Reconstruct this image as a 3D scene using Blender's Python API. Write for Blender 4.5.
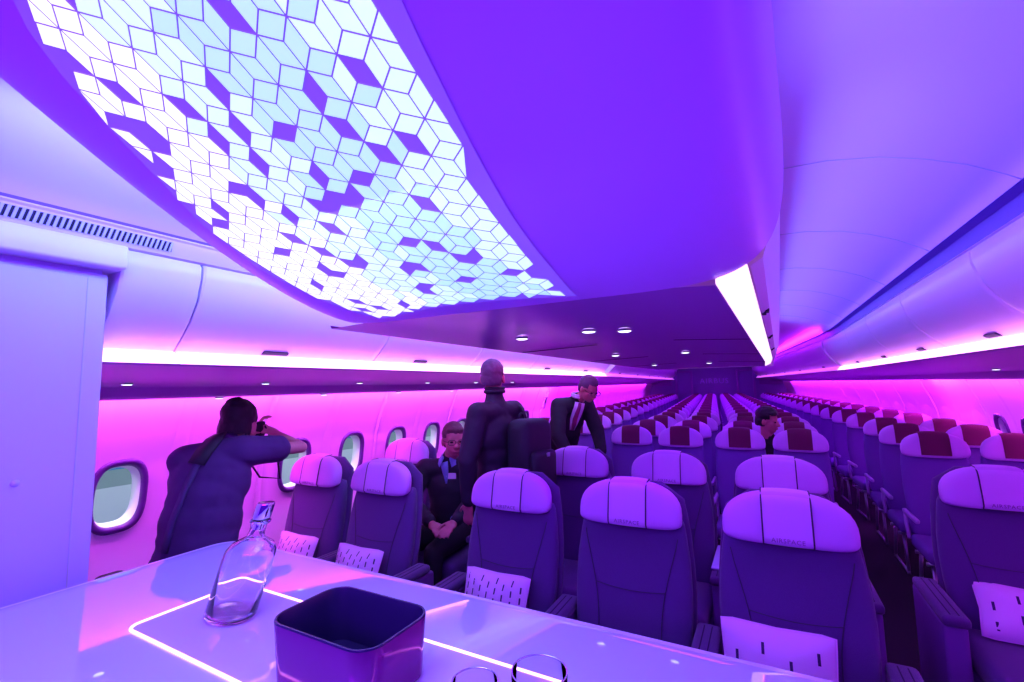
import bpy, bmesh, math, random
from mathutils import Vector, Matrix, noise
R = math.radians
for o in list(bpy.data.objects): bpy.data.objects.remove(o)
SC = bpy.context.scene
COL = SC.collection

# ------------------------------------------------------------------ camera
EYE = 1.68          # camera height above the cabin floor
XC = -0.6           # cabin centre line
cd = bpy.data.cameras.new('camera'); cam = bpy.data.objects.new('camera', cd); COL.objects.link(cam)
cd.sensor_width = 36; cd.lens = 458.33 / 1024 * 36; cd.clip_start = 0.02; cd.clip_end = 200
yw, pt, rl = R(28.585), R(5.623), R(-1.214)
F = Vector((-math.sin(yw)*math.cos(pt), math.cos(yw)*math.cos(pt), math.sin(pt)))
Rt = Vector((math.cos(yw), math.sin(yw), 0)); U = Rt.cross(F)
R2 = math.cos(rl)*Rt + math.sin(rl)*U; U2 = -math.sin(rl)*Rt + math.cos(rl)*U
M4 = Matrix((R2, U2, -F)).transposed().to_4x4(); M4.translation = (0, 0, EYE)
cam.matrix_world = M4
SC.camera = cam
SC.view_settings.view_transform = 'Standard'; SC.view_settings.look = 'None'
SC.view_settings.exposure = 0.0; SC.view_settings.gamma = 1.0; SC.view_settings.use_curve_mapping = False

# ------------------------------------------------------------------ world and lamps
w = bpy.data.worlds.new('world'); SC.world = w; w.use_nodes = True
w.node_tree.nodes['Background'].inputs[0].default_value = (0.12, 0.006, 1.0, 1)
w.node_tree.nodes['Background'].inputs[1].default_value = 0.6

def area(name, loc, rot, sx, sy, color, power, spread=180):
    l = bpy.data.lights.new(name, 'AREA'); l.shape = 'RECTANGLE'; l.size = sx; l.size_y = sy
    l.color = color; l.energy = power; l.spread = R(spread)
    o = bpy.data.objects.new(name, l); COL.objects.link(o); o.location = loc; o.rotation_euler = rot
    return o
BLUE = (0.12, 0.07, 1.0); VIO = (0.26, 0.012, 1.0); MAG = (1.0, 0.03, 0.9); WASH = (.95, 0.12, 1.1); COVE = (.33, .33, 1.0)
# cove lamps on top of the side bins, washing the ceiling edge
area('cove_lamp_left', (XC-1.31, 3.0, 2.255), (0, R(140), 0), .05, 7.5, BLUE, 3)
area('cove_lamp_right', (XC+1.31, 3.0, 2.255), (0, R(-140), 0), .05, 7.5, BLUE, 3)
# cove lamps on top of the pod and the centre bin, washing vaults and bin doors
area('pod_cove_lamp_right', (.11, .55, 2.22), (0, R(-106), 0), .06, 1.5, (.17, .20, 1), 6.5)
area('bin_cove_lamp_right', (.205, 4.2, 2.25), (0, R(-106), 0), .06, 5.6, (.17, .20, 1), 18)
area('pod_cove_lamp_left', (-1.52, 3.55, 2.33), (0, R(72), 0), .06, 6.6, (.20, .40, 1), 46)
area('luminous_panel_lamp', (-.74, .50, 2.0), (R(18), 0, 0), .5, .8, (.26, .36, 1), 9)
# strips under the bin doors
area('bin_strip_lamp_left', (XC-1.50, 3.9, 1.825), (0, R(60), 0), .05, 6.2, MAG, 5)
area('bin_strip_lamp_right', (XC+1.50, 3.9, 1.825), (0, R(-60), 0), .05, 7.0, MAG, 4)
# wall wash hidden behind the lip of the service panels
area('wall_wash_lamp_left', (XC-2.345, 3.9, 1.70), (0, R(-12), 0), .03, 6.4, WASH, 72)
area('wall_wash_lamp_right', (XC+2.345, 4.2, 1.70), (0, R(12), 0), .03, 6.4, WASH, 50)
# strips along the lower edges of the centre bins
area('centre_strip_lamp_right', (XC+.66, 4.1, 1.93), (0, R(-50), 0), .05, 5.6, (.8, .03, 1), 4)
area('centre_strip_lamp_left', (XC-.87, 4.15, 1.94), (0, R(60), 0), .05, 5.3, MAG, 6)
# unseen violet fill light, added behind the camera to brighten seats and pod
area('violet_fill_lamp', (XC, -1.6, 2.3), (R(50), 0, 0), 2.4, .5, (.3, .012, 1), 58)
# lamps of the hall outside, lighting what shows through the windows
area('hall_lamp', (-4.4, 4.0, 3.6), (0, R(-25), 0), 1.2, 12, (.75, 1, .85), 420)

# ------------------------------------------------------------------ helpers
def obj(name, verts, faces, mats, parent=None, smooth=True, mi=None):
    me = bpy.data.meshes.new(name); me.from_pydata([tuple(v) for v in verts], [], faces)
    if not isinstance(mats, (list, tuple)): mats = [mats]
    for m in mats: me.materials.append(m)
    if mi:
        for p, k in zip(me.polygons, mi): p.material_index = k
    if smooth:
        for p in me.polygons: p.use_smooth = True
    me.update()
    o = bpy.data.objects.new(name, me); COL.objects.link(o)
    if parent: o.parent = parent
    return o
def fixn(o):
    bm = bmesh.new(); bm.from_mesh(o.data); bmesh.ops.recalc_face_normals(bm, faces=bm.faces); bm.to_mesh(o.data); bm.free()
    return o
def auto(o, ang=40):
    """sharp edges by angle"""
    bm = bmesh.new(); bm.from_mesh(o.data)
    for e in bm.edges:
        if len(e.link_faces) == 2 and e.calc_face_angle(0) > R(ang): e.smooth = False
    bm.to_mesh(o.data); bm.free(); return o
class MB:
    def __init__(s): s.v = []; s.f = []; s.m = []
    def add(s, v, f, m=0):
        n = len(s.v); s.v += [Vector(x) for x in v]; s.f += [tuple(i+n for i in q) for q in f]; s.m += [m]*len(f); return s
    def box(s, a, b, m=0, M=None):
        x0, y0, z0 = a; x1, y1, z1 = b
        v = [Vector(p) for p in ((x0,y0,z0),(x1,y0,z0),(x1,y1,z0),(x0,y1,z0),(x0,y0,z1),(x1,y0,z1),(x1,y1,z1),(x0,y1,z1))]
        if M: v = [M @ p for p in v]
        return s.add(v, [(0,3,2,1),(4,5,6,7),(0,1,5,4),(1,2,6,5),(2,3,7,6),(3,0,4,7)], m)
    def rbox(s, a, b, r, m=0, M=None, seg=3):
        """box rounded on every edge"""
        bm = bmesh.new(); bmesh.ops.create_cube(bm, size=1)
        c = [(a[i]+b[i])/2 for i in range(3)]; d = [b[i]-a[i] for i in range(3)]
        for v in bm.verts: v.co = Vector([c[i]+v.co[i]*d[i] for i in range(3)])
        bmesh.ops.bevel(bm, geom=bm.edges[:], offset=min(r, min(d)*.49), segments=seg, profile=.5, affect='EDGES')
        if M: bm.transform(M)
        bm.verts.index_update()
        s.add([v.co.copy() for v in bm.verts], [tuple(v.index for v in f.verts) for f in bm.faces], m); bm.free(); return s
    def tube(s, pts, r, m=0, n=8, closed=False):
        pts = [Vector(p) for p in pts]; N = len(pts); rr = r if isinstance(r, (list, tuple)) else [r]*N
        v = []; up = None
        for i, p in enumerate(pts):
            t = (pts[(i+1) % N if closed else min(i+1, N-1)] - pts[(i-1) if (closed or i) else 0]).normalized()
            if up is None: up = t.orthogonal().normalized()
            up = (up - t*up.dot(t)).normalized(); q = t.cross(up)
            for k in range(n):
                a = 2*math.pi*k/n; v.append(p + (up*math.cos(a)+q*math.sin(a))*rr[i])
        f = []
        for i in range(N if closed else N-1):
            for k in range(n):
                j = (i+1) % N; f.append((i*n+k, i*n+(k+1) % n, j*n+(k+1) % n, j*n+k))
        if not closed: f += [tuple(range(n-1, -1, -1)), tuple(range((N-1)*n, N*n))]
        return s.add(v, f, m)
    def ell(s, c, r, m=0, M=None, nu=16, nv=10):
        v = []; f = []
        for j in range(nv+1):
            th = math.pi*j/nv
            for i in range(nu):
                a = 2*math.pi*i/nu
                p = Vector((r[0]*math.sin(th)*math.cos(a), r[1]*math.sin(th)*math.sin(a), r[2]*math.cos(th)))
                if M: p = M @ p
                v.append(Vector(c)+p)
        for j in range(nv):
            for i in range(nu): f.append((j*nu+i, (j+1)*nu+i, (j+1)*nu+(i+1) % nu, j*nu+(i+1) % nu))
        return s.add(v, f, m)
    def lathe(s, prof, c=(0,0,0), m=0, n=32, sc=(1,1), shear=None):
        v = []; f = []
        for (r, z) in prof:
            for k in range(n):
                a = 2*math.pi*k/n; x = r*math.cos(a)*sc[0]; y = r*math.sin(a)*sc[1]
                if shear: x += shear[0]*z; y += shear[1]*z
                v.append((c[0]+x, c[1]+y, c[2]+z))
        for i in range(len(prof)-1):
            for k in range(n): f.append((i*n+k, i*n+(k+1) % n, (i+1)*n+(k+1) % n, (i+1)*n+k))
        return s.add(v, f, m)
    def build(s, name, mats, parent=None, smooth=True, sharp=None):
        o = obj(name, s.v, s.f, mats, parent, smooth, s.m)
        bm = bmesh.new(); bm.from_mesh(o.data); bmesh.ops.remove_doubles(bm, verts=bm.verts, dist=1e-6)
        bmesh.ops.recalc_face_normals(bm, faces=bm.faces); bm.to_mesh(o.data); bm.free()
        if sharp: auto(o, sharp)
        return o
def empty(name, loc=(0,0,0), rz=0):
    o = bpy.data.objects.new(name, None); COL.objects.link(o); o.location = loc; o.rotation_euler.z = rz
    o.empty_display_size = .1; return o
def tag(o, label, cat, group=None, kind=None):
    if label: o['label'] = label
    if cat: o['category'] = cat
    if group: o['group'] = group
    if kind: o['kind'] = kind
    return o
def struct(o): o['kind'] = 'structure'; return o
def kids(o): return [c for c in bpy.data.objects if c.parent == o]
def copy_tree(o, parent=None, km=None):
    if km is None:
        km = {}
        for c in bpy.data.objects:
            if c.parent: km.setdefault(c.parent.name, []).append(c)
    c = o.copy(); COL.objects.link(c); c.parent = parent
    for ch in km.get(o.name, []): copy_tree(ch, c, km)
    return c

# ------------------------------------------------------------------ materials
def mat(name, col, rough=.5, metal=0, bump=0, bscale=60, em=None, es=0, coat=0, var=0, trans=0, ior=1.45, sheen=0, spec=.5):
    m = bpy.data.materials.new(name); m.use_nodes = True; nt = m.node_tree; b = nt.nodes['Principled BSDF']
    b.inputs['Base Color'].default_value = (*col, 1); b.inputs['Roughness'].default_value = rough; b.inputs['Metallic'].default_value = metal
    b.inputs['Coat Weight'].default_value = coat; b.inputs['Coat Roughness'].default_value = .03
    b.inputs['Transmission Weight'].default_value = trans; b.inputs['IOR'].default_value = ior
    b.inputs['Sheen Weight'].default_value = sheen; b.inputs['Specular IOR Level'].default_value = spec
    if em: b.inputs['Emission Color'].default_value = (*em, 1); b.inputs['Emission Strength'].default_value = es
    tc = nt.nodes.new('ShaderNodeTexCoord')
    nz = nt.nodes.new('ShaderNodeTexNoise'); nz.inputs['Scale'].default_value = bscale; nz.inputs['Detail'].default_value = 3
    nt.links.new(tc.outputs['Object'], nz.inputs['Vector'])
    if bump:
        bp = nt.nodes.new('ShaderNodeBump'); bp.inputs['Strength'].default_value = bump; bp.inputs['Distance'].default_value = .004
        nt.links.new(nz.outputs['Fac'], bp.inputs['Height']); nt.links.new(bp.outputs['Normal'], b.inputs['Normal'])
    if var:
        mx = nt.nodes.new('ShaderNodeMix'); mx.data_type = 'RGBA'
        mx.inputs['A'].default_value = (*[c*(1-var) for c in col], 1); mx.inputs['B'].default_value = (*[min(1, c*(1+var)) for c in col], 1)
        nt.links.new(nz.outputs['Fac'], mx.inputs['Factor']); nt.links.new(mx.outputs['Result'], b.inputs['Base Color'])
    return m
M = {}
M['shell'] = mat('cabin_lining', (.74, .50, .92), .42, bump=.02, bscale=180)
M['bin'] = mat('bin_white', (.84, .66, .92), .33, bump=.015, bscale=150)
M['pod'] = mat('pod_lacquer', (.66, .22, .90), .38, bump=.01, bscale=200)
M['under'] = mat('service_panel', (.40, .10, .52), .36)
M['wall'] = mat('sidewall_panel', (.92, .60, .92), .45, bump=.02, bscale=150)
M['bezel'] = mat('window_bezel', (.10, .03, .20), .35)
M['reveal'] = mat('window_reveal', (.85, .85, .85), .4)
M['gap'] = mat('dark_gap', (.02, .012, .05), .7)
M['slot'] = mat('slot_dark', (.20, .10, .45), .5)
M['slat'] = mat('vent_slat', (.55, .5, .7), .4)
M['carpet'] = mat('carpet', (.010, .006, .014), .95, bump=.6, bscale=300, var=.4)
M['strip'] = mat('strip_diffuser', (.9, .8, .9), .5, em=(1, .58, 1), es=2.0)
M['cstrip'] = mat('centre_strip_diffuser', (.9, .8, .9), .5, em=(1, .62, 1), es=1.7)
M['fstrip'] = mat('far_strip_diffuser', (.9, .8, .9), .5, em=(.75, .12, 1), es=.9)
M['spot'] = mat('spot_lens', (.9, .9, .9), .3, em=(.75, .9, 1), es=3.5)
M['ring'] = mat('spot_ring', (.5, .5, .55), .3, metal=.8)
M['backing'] = mat('luminous_panel_backing', (.42, .22, .72), .5, em=(.30, .14, 1), es=.32)
M['tile_c'] = mat('luminous_tile_cyan', (.7, .9, 1), .4, em=(.38, .80, 1), es=.98)
M['tile_w'] = mat('luminous_tile_pale', (.8, .95, 1), .4, em=(.55, .92, 1), es=1.05)
M['tile_h'] = mat('luminous_tile_white', (.9, 1, 1), .4, em=(.85, .98, 1), es=1.15)
M['fabric'] = mat('seat_fabric', (.095, .026, .19), .85, bump=.5, bscale=420, var=.25, sheen=.2)
M['fabric2'] = mat('seat_side_fabric', (.09, .025, .16), .85, bump=.4, bscale=420, var=.2, sheen=.2)
M['piping'] = mat('seat_piping', (.05, .035, .08), .7)
M['head'] = mat('headrest_leather', (.62, .24, .78), .5, bump=.12, bscale=260)
M['headp'] = mat('headrest_panel', (.70, .30, .84), .55, bump=.12, bscale=260)
M['letters'] = mat('embossed_letters', (.26, .10, .36), .6)
M['eco'] = mat('economy_fabric', (.15, .05, .34), .85, bump=.4, bscale=400, var=.2)
M['ecoh'] = mat('economy_headrest', (.62, .26, .80), .6, bump=.1, bscale=300)
M['red'] = mat('red_cover', (.13, .002, .06), .8, bump=.4, bscale=400, var=.25)
M['plastic'] = mat('seat_plastic', (.18, .06, .30), .4)
M['plight'] = mat('seat_plastic_light', (.42, .20, .6), .35)
M['metal'] = mat('seat_metal', (.4, .38, .5), .35, metal=.8)
M['pillow'] = mat('pillow_cotton', (.85, .5, .9), .9, bump=.3, bscale=300)
M['dash'] = mat('pillow_dash', (.06, .03, .12), .9)
M['table'] = mat('counter_top', (.64, .60, .92), .025, coat=.35)
M['tedge'] = mat('counter_edge', (.70, .6, .9), .25, coat=.3)
M['inset'] = mat('counter_inset', (.72, .52, .88), .02)
M['tline'] = mat('counter_light_line', (.9, .8, .9), .4, em=(1, .5, 1), es=3.0)
M['box'] = mat('ice_box_lacquer', (.24, .015, .22), .10, metal=.45)
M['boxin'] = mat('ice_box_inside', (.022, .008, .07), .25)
M['glass'] = mat('clear_glass', (1, .97, 1), .0, trans=1, ior=1.45)
def thin_glass():
    m = bpy.data.materials.new('thin_glass'); m.use_nodes = True; nt = m.node_tree; nt.nodes.clear()
    o = nt.nodes.new('ShaderNodeOutputMaterial'); mx = nt.nodes.new('ShaderNodeMixShader'); t = nt.nodes.new('ShaderNodeBsdfTransparent'); g = nt.nodes.new('ShaderNodeBsdfGlossy')
    lw = nt.nodes.new('ShaderNodeLayerWeight'); lw.inputs['Blend'].default_value = .07; g.inputs['Roughness'].default_value = .02; t.inputs['Color'].default_value = (.96, .93, .97, 1)
    nt.links.new(lw.outputs['Fresnel'], mx.inputs[0]); nt.links.new(t.outputs[0], mx.inputs[1]); nt.links.new(g.outputs[0], mx.inputs[2]); nt.links.new(mx.outputs[0], o.inputs[0]); return m
M['thin'] = thin_glass()
M['chrome'] = mat('chrome', (.8, .8, .85), .08, metal=1)
M['monument'] = mat('monument_laminate', (.60, .46, .90), .4, bump=.01)

# ------------------------------------------------------------------ the cabin's axis: straight, then swinging slightly left far aft
YB = 6.9; TH = R(5.0)
def bend(x, y):
    if y <= YB: return x, y
    dx, dy = x-(XC+.1), y-YB
    return XC+.1+dx*math.cos(TH)-dy*math.sin(TH), YB+dx*math.sin(TH)+dy*math.cos(TH)
YEND = 20.6
def yr(a, b, step): 
    n = max(1, int(round((b-a)/step))); return [a+(b-a)*i/n for i in range(n+1)]
def extr(name, prof, ys, mats, parent=None, side=1, closed=False, mi=None, caps=False, sharp=35, xc=XC):
    """extrude a (distance from centre line, height) profile along the cabin"""
    n = len(prof); v = []; f = []; m = []
    for y in ys:
        for (d, z) in prof:
            x, yy = bend(xc+side*d, y); v.append((x, yy, z))
    for j in range(len(ys)-1):
        for i in range(n if closed else n-1):
            k = (i+1) % n; f.append((j*n+i, j*n+k, (j+1)*n+k, (j+1)*n+i)); m.append(mi[i] if mi else 0)
    if caps:
        f += [tuple(range(n)), tuple(range((len(ys)-1)*n, len(ys)*n))]; m += [0, 0]
    o = obj(name, v, f, mats, parent, True, m); 
    if closed and caps: fixn(o)
    auto(o, sharp); return o

# floor
struct(extr('floor', [(-2.75, 0), (2.75, 0)], [-2.0]+yr(0, YEND, 1.0), M['carpet']))
# ceiling: two arched aisle vaults and the flat middle
CEIL = [(.0, 2.50), (.5, 2.50), (.70, 2.475), (.85, 2.47), (1.0, 2.445), (1.12, 2.405), (1.22, 2.36), (1.30, 2.31), (1.338, 2.282)]
full = [(-d, z) for d, z in reversed(CEIL)] + CEIL[1:]
ceil = struct(extr('ceiling', full, [-2.0]+yr(-1, YEND, .6), M['shell']))
# ceiling panel joints
for s, nm in ((1, 'right'), (-1, 'left')):
    b = MB()
    for y in [1.95+.9*k for k in range(-2, 6)]:
        b.tube([(XC+s*d, y, z-.001) for d, z in CEIL[2:]], .0022, n=5)
    o = b.build('trim_1' if s > 0 else 'trim_2', M['slat']); struct(o)
# air grille band between ceiling and bins
for s, nm in ((-1, 'left'), (1, 'right')):
    o = struct(extr('trim_3' if s < 0 else 'trim_4', [(1.338, 2.282), (1.345, 2.274), (1.342, 2.268), (1.352, 2.262), (1.372, 2.205), (1.392, 2.199), (1.40, 2.17)] if s < 0 else
        [(1.338, 2.282), (1.36, 2.30), (1.40, 2.29), (1.405, 2.21), (1.372, 2.205), (1.392, 2.199), (1.40, 2.17)],
        [-2]+yr(0, YEND, .6), [M['shell'], M['gap'], M['bin'], M['slot']], side=s, mi=[3, 0, 0, 0, 0, 1] if s < 0 else [3, 3, 3, 3, 2, 1]))
# left slatted vent
g = empty('air_vent', (XC-1.36, .2, 2.235)); tag(g, 'slatted dark air vent along the ceiling edge above the white partition', 'vent')
dirv = Vector((-.020, 0, -.057)).normalized(); nrm = Vector((.057, 0, -.020)).normalized()
def vp(t, y, h): # t along band height 0..1
    p = Vector((XC-1.352, y, 2.262)) + Vector((-.020, 0, -.057))*t + nrm*h
    return p - Vector((XC-1.36, .2, 2.235))
b = MB(); y0, y1 = -.6, .885
b.add([vp(.12, y0, .0012), vp(.72, y0, .0012), vp(.72, y1, .0012), vp(.12, y1, .0012)], [(0, 1, 2, 3)]); b.build('recess', M['gap'], g, smooth=False)
b = MB(); k = 0
y = y0
while y < y1:
    a = [vp(.10, y+.006, .0015), vp(.74, y, .0015), vp(.74, y+.0075, .0015), vp(.10, y+.0135, .0015)]
    c = [p + nrm*.004 for p in a]
    b.add(a+c, [(0,1,2,3),(4,7,6,5),(0,4,5,1),(1,5,6,2),(2,6,7,3),(3,7,4,0)]); y += .0155
b.build('slats', M['slat'], g, smooth=False)

# ------------------------------------------------------------------ side walls with window openings
WALLP = [(2.395, 1.76), (2.43, 1.66), (2.475, 1.55), (2.53, 1.42), (2.575, 1.28), (2.60, 1.13), (2.615, .98), (2.625, .83), (2.63, .66), (2.62, .45), (2.58, .2), (2.55, 0)]
def wall_d(z):
    for (d0, z0), (d1, z1) in zip(WALLP, WALLP[1:]):
        if z <= z0 and z >= z1: t = (z0-z)/(z0-z1); t = t; return d0+(d1-d0)*t
    return WALLP[0][0] if z > WALLP[0][1] else WALLP[-1][0]
ZW = 1.115; HW, HH = .105, .165    # half opening
WY0, WP = 1.245, .55
def supel(a, hw, hh, p=2.9):
    c, s = math.cos(a), math.sin(a)
    return hw*math.copysign(abs(c)**(2/p), c), hh*math.copysign(abs(s)**(2/p), s)
def wallpt(side, y, z, off=0):
    x, yy = bend(XC+side*(wall_d(z)+off), y); return Vector((x, yy, z))
def rise(y):   # moulded relief of the panels: joints every second window, soft crease between
    u = ((y-(WY0-WP/2))/(2*WP)) % 1.0
    dj = min(u, 1-u)*2*WP; g = .016*math.exp(-(dj/.02)**2) + .010*math.exp(-((dj-.05)/.05)**2)*0
    dc = abs(u-.5)*2*WP; g -= -.006*math.exp(-(dc/.035)**2)
    return g
def build_wall(name, side, y_from, y_to, open_to):
    v = []; f = []; n = 48
    def add(p): v.append(p); return len(v)-1
    k0 = int(math.floor((y_from-WY0)/WP)); y = WY0+k0*WP
    # the cells with windows
    cells = []
    while y-WP/2 < y_to: cells.append(y); y += WP
    for yc in cells:
        a0 = yc-WP/2; a1 = yc+WP/2; zt, zb = 1.76, .80
        ang = [2*math.pi*(i+.5)/n for i in range(n)]
        rings = []
        for t in (0, .04, .12, .3, .55, .8, 1):
            ring = []
            for a in ang:
                hx, hz = supel(a, HW+.03, HH+.035)
                c, s = math.cos(a), math.sin(a)
                # project to rectangle
                k = min((WP/2)/abs(c) if abs(c) > 1e-6 else 9, ((zt-ZW) if s > 0 else (ZW-zb))/abs(s) if abs(s) > 1e-6 else 9)
                rx, rz = c*k, s*k
                yy = yc+hx+(rx-hx)*t; zz = ZW+hz+(rz-hz)*t
                ring.append(add(wallpt(side, yy, zz, rise(yy))))
            rings.append(ring)
        for r0, r1 in zip(rings, rings[1:]):
            for i in range(n): f.append((r0[i], r0[(i+1) % n], r1[(i+1) % n], r1[i]))
        # rectangle corners
        for ca, (yy, zz) in {(.5*math.atan2(0, 1)): (0, 0)}.items(): pass
        R1 = rings[-1]
        for (cy, cz) in ((a1, zt), (a0, zt), (a0, zb), (a1, zb)):
            ac = math.atan2(cz-ZW, cy-yc) % (2*math.pi)
            i = int(math.floor(ac/(2*math.pi)*n-.5)) % n
            f.append((R1[i], R1[(i+1) % n], add(wallpt(side, cy, cz, rise(cy)))))
        # lower wall below
        zs = [zb, .66, .45, .2, 0]; ny = 8
        idx = [[add(wallpt(side, a0+(a1-a0)*j/ny, z, rise(a0+(a1-a0)*j/ny))) for j in range(ny+1)] for z in zs]
        for r0, r1 in zip(idx, idx[1:]):
            for j in range(ny): f.append((r0[j], r0[j+1], r1[j+1], r1[j]))
    o = obj(name, v, f, M['wall']); struct(o)
    bm = bmesh.new(); bm.from_mesh(o.data); bmesh.ops.remove_doubles(bm, verts=bm.verts, dist=1e-5); bm.to_mesh(o.data); bm.free()
    return cells
M['pane'] = mat('window_pane', (.95, .98, .97), .02, trans=1, ior=1.02)
WN = [0]
def window(side, yc, first=[]):
    WN[0] += 1; nm = 'window_%d' % WN[0]; n = 40
    ang = [2*math.pi*i/n for i in range(n)]
    def ring(hw, hh, off): return [wallpt(side, yc+supel(a, hw, hh)[0], ZW+supel(a, hw, hh)[1], 0)+Vector((side*off, 0, 0)) for a in ang]
    def loft(name, specs, m, parent):
        v = []; f = []
        for s in specs: v += ring(*s)
        for j in range(len(specs)-1):
            for i in range(n): f.append((j*n+i, j*n+(i+1) % n, (j+1)*n+(i+1) % n, (j+1)*n+i))
        return obj(name, v, f, m, parent)
    base = loft(nm, [(HW+.034, HH+.04, .004), (HW+.03, HH+.036, -.010), (HW+.016, HH+.02, -.017), (HW+.004, HH+.006, -.010), (HW, HH, .01)], M['bezel'], None)
    struct(base)
    loft('window_reveal', [(HW, HH, .01), (HW-.006, HH-.007, .03), (HW-.012, HH-.014, .085)], M['reveal'], base)
    a = ring(HW-.010, HH-.012, .075); obj('window_pane', a+[sum(a, Vector())/n], [(i, (i+1) % n, n) for i in range(n)], M['pane'], base)
    # shade pulled a little way down / rim at the sill
    v = []; 
    for a_ in ang:
        hx, hz = supel(a_, HW-.008, HH-.010); v.append((hx, hz))
    return base
cl = build_wall('wall_left', -1, -.4, YEND+.5, 0)
cr = build_wall('wall_right', 1, -.4, YEND+.5, 0)
for yc in cl:
    if yc > 1.0 and yc < 6.4: window(-1, yc)
for yc in cr:
    if yc > 1.0 and yc < 6.4: window(1, yc)
# plugs closing unseen openings farther aft are the drawn shades
for side, cells in ((-1, cl), (1, cr)):
    b = MB(); n = 24
    for yc in cells:
        if (yc <= 1.0 or yc >= 6.4):
            pts = [wallpt(side, yc+supel(2*math.pi*i/n, HW+.04, HH+.045)[0], ZW+supel(2*math.pi*i/n, HW+.04, HH+.045)[1], -.002) for i in range(n)]
            b.add(pts+[sum(pts, Vector())/n], [(i, (i+1) % n, n) for i in range(n)])
    struct(b.build('trim_5' if side < 0 else 'trim_6', M['wall']))

# moulded cover strips on the joints of the sidewall panels, softer creases between
tn = 20
for side in (-1, 1):
    for k in range(-1, 14):
        for half in (0, 1):
            y = WY0-WP/2+2*WP*k+WP*half
            if y < .75 or y > 13: continue
            b = MB(); rows = []; w_, h_ = (.020, .010) if not half else (.045, .005)
            for i in range(23):
                z = 1.74-i*(1.74-.05)/22
                ys_ = [-w_, -w_*.55, 0, w_*.55, w_]; hs_ = [-.004, h_*.8, h_, h_*.8, -.004]
                rows.append([wallpt(side, y+a, z, -h) for a, h in zip(ys_, hs_)])
            v = [p for r in rows for p in r]; f = [(i*5+j, i*5+j+1, (i+1)*5+j+1, (i+1)*5+j) for i in range(22) for j in range(4)]
            tn += 1; struct(obj('trim_%d' % tn, v, f, M['wall']))
# the hall seen through the left windows: pale banded cladding
def band_mat():
    m = bpy.data.materials.new('hall_cladding'); m.use_nodes = True; nt = m.node_tree; b = nt.nodes['Principled BSDF']; b.inputs['Roughness'].default_value = .7
    tc = nt.nodes.new('ShaderNodeTexCoord'); sp = nt.nodes.new('ShaderNodeSeparateXYZ'); nt.links.new(tc.outputs['Object'], sp.inputs[0])
    mp = nt.nodes.new('ShaderNodeMapRange'); mp.inputs['From Min'].default_value = -1.5; mp.inputs['From Max'].default_value = 3.0
    nt.links.new(sp.outputs['Z'], mp.inputs['Value'])
    cr_ = nt.nodes.new('ShaderNodeValToRGB'); cr_.color_ramp.interpolation = 'CONSTANT'; el = cr_.color_ramp.elements
    cols = [(0, (.55, .62, .55)), (.36, (.30, .36, .33)), (.44, (.50, .62, .52)), (.515, (.22, .34, .26)), (.55, (.03, .22, .36)), (.58, (.45, .58, .48)), (.64, (.30, .42, .34)), (.70, (.55, .7, .55))]
    el[0].position = 0; el[0].color = (*cols[0][1], 1); el[1].position = cols[1][0]; el[1].color = (*cols[1][1], 1)
    for p, c in cols[2:]: e = el.new(p); e.color = (*c, 1)
    nt.links.new(mp.outputs['Result'], cr_.inputs['Fac']); nt.links.new(cr_.outputs['Color'], b.inputs['Base Color']); return m
b = MB(); b.box((-5.6, -3, -1.5), (-5.5, 14, 3.4)); o = b.build('hall_wall', band_mat(), smooth=False)
tag(o, 'pale green hall wall with a blue band, seen through the left windows', 'wall', kind=None)
o.name = 'wall_outside'; struct(o)

# ------------------------------------------------------------------ service panels under the side bins
PSU = [(1.512, 1.800), (1.53, 1.792), (1.56, 1.794), (1.9, 1.757), (2.19, 1.718), (2.20, 1.708), (2.225, 1.672), (2.25, 1.656), (2.32, 1.650), (2.335, 1.655), (2.335, 1.70), (2.25, 1.74)]
for s in (-1, 1):
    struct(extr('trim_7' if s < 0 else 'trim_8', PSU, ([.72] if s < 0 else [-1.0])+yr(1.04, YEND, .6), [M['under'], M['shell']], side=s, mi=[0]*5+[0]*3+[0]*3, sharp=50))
    b = MB()     # closing board above the wash light
    pr = [(2.25, 1.74), (2.30, 1.78), (2.42, 1.78)]
    struct(extr('trim_9' if s < 0 else 'trim_10', pr, [-1.0]+yr(1.04, YEND, .6), M['shell'], side=s))
# reading lights in the left service panel
RL = None
for s, ys, nm in ((-1, [1.05, 1.75, 2.5, 3.3, 4.1, 4.9], 'left'), (1, [3.2, 4.6], 'right')):
    for i, y in enumerate(ys):
        for dd in ((2.08, .0), (2.28, -.16)):
            if s > 0 and dd[0] > 2.1: continue
            z = 1.731 if dd[0] < 2.2 else 1.650
            t = empty('reading_light', (XC+s*dd[0], y+dd[1], z))
            b = MB(); b.lathe([(.020, .004), (.026, -.002), (.024, -.006), (.018, -.003)], n=20); b.build('light_ring', M['ring'], t)
            b = MB(); b.lathe([(.022, -.005), (.018, -.008), (.0005, -.009)], n=20); b.build('light_lens', M['spot'], t)
            tag(t, 'small round reading light %s, %s from the camera on the %s' % ('over the seats' if dd[0] < 2.2 else 'above the windows', ['first','second','third','fourth','fifth','sixth'][i], nm), 'light', 'reading lights under the side bins')

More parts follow.
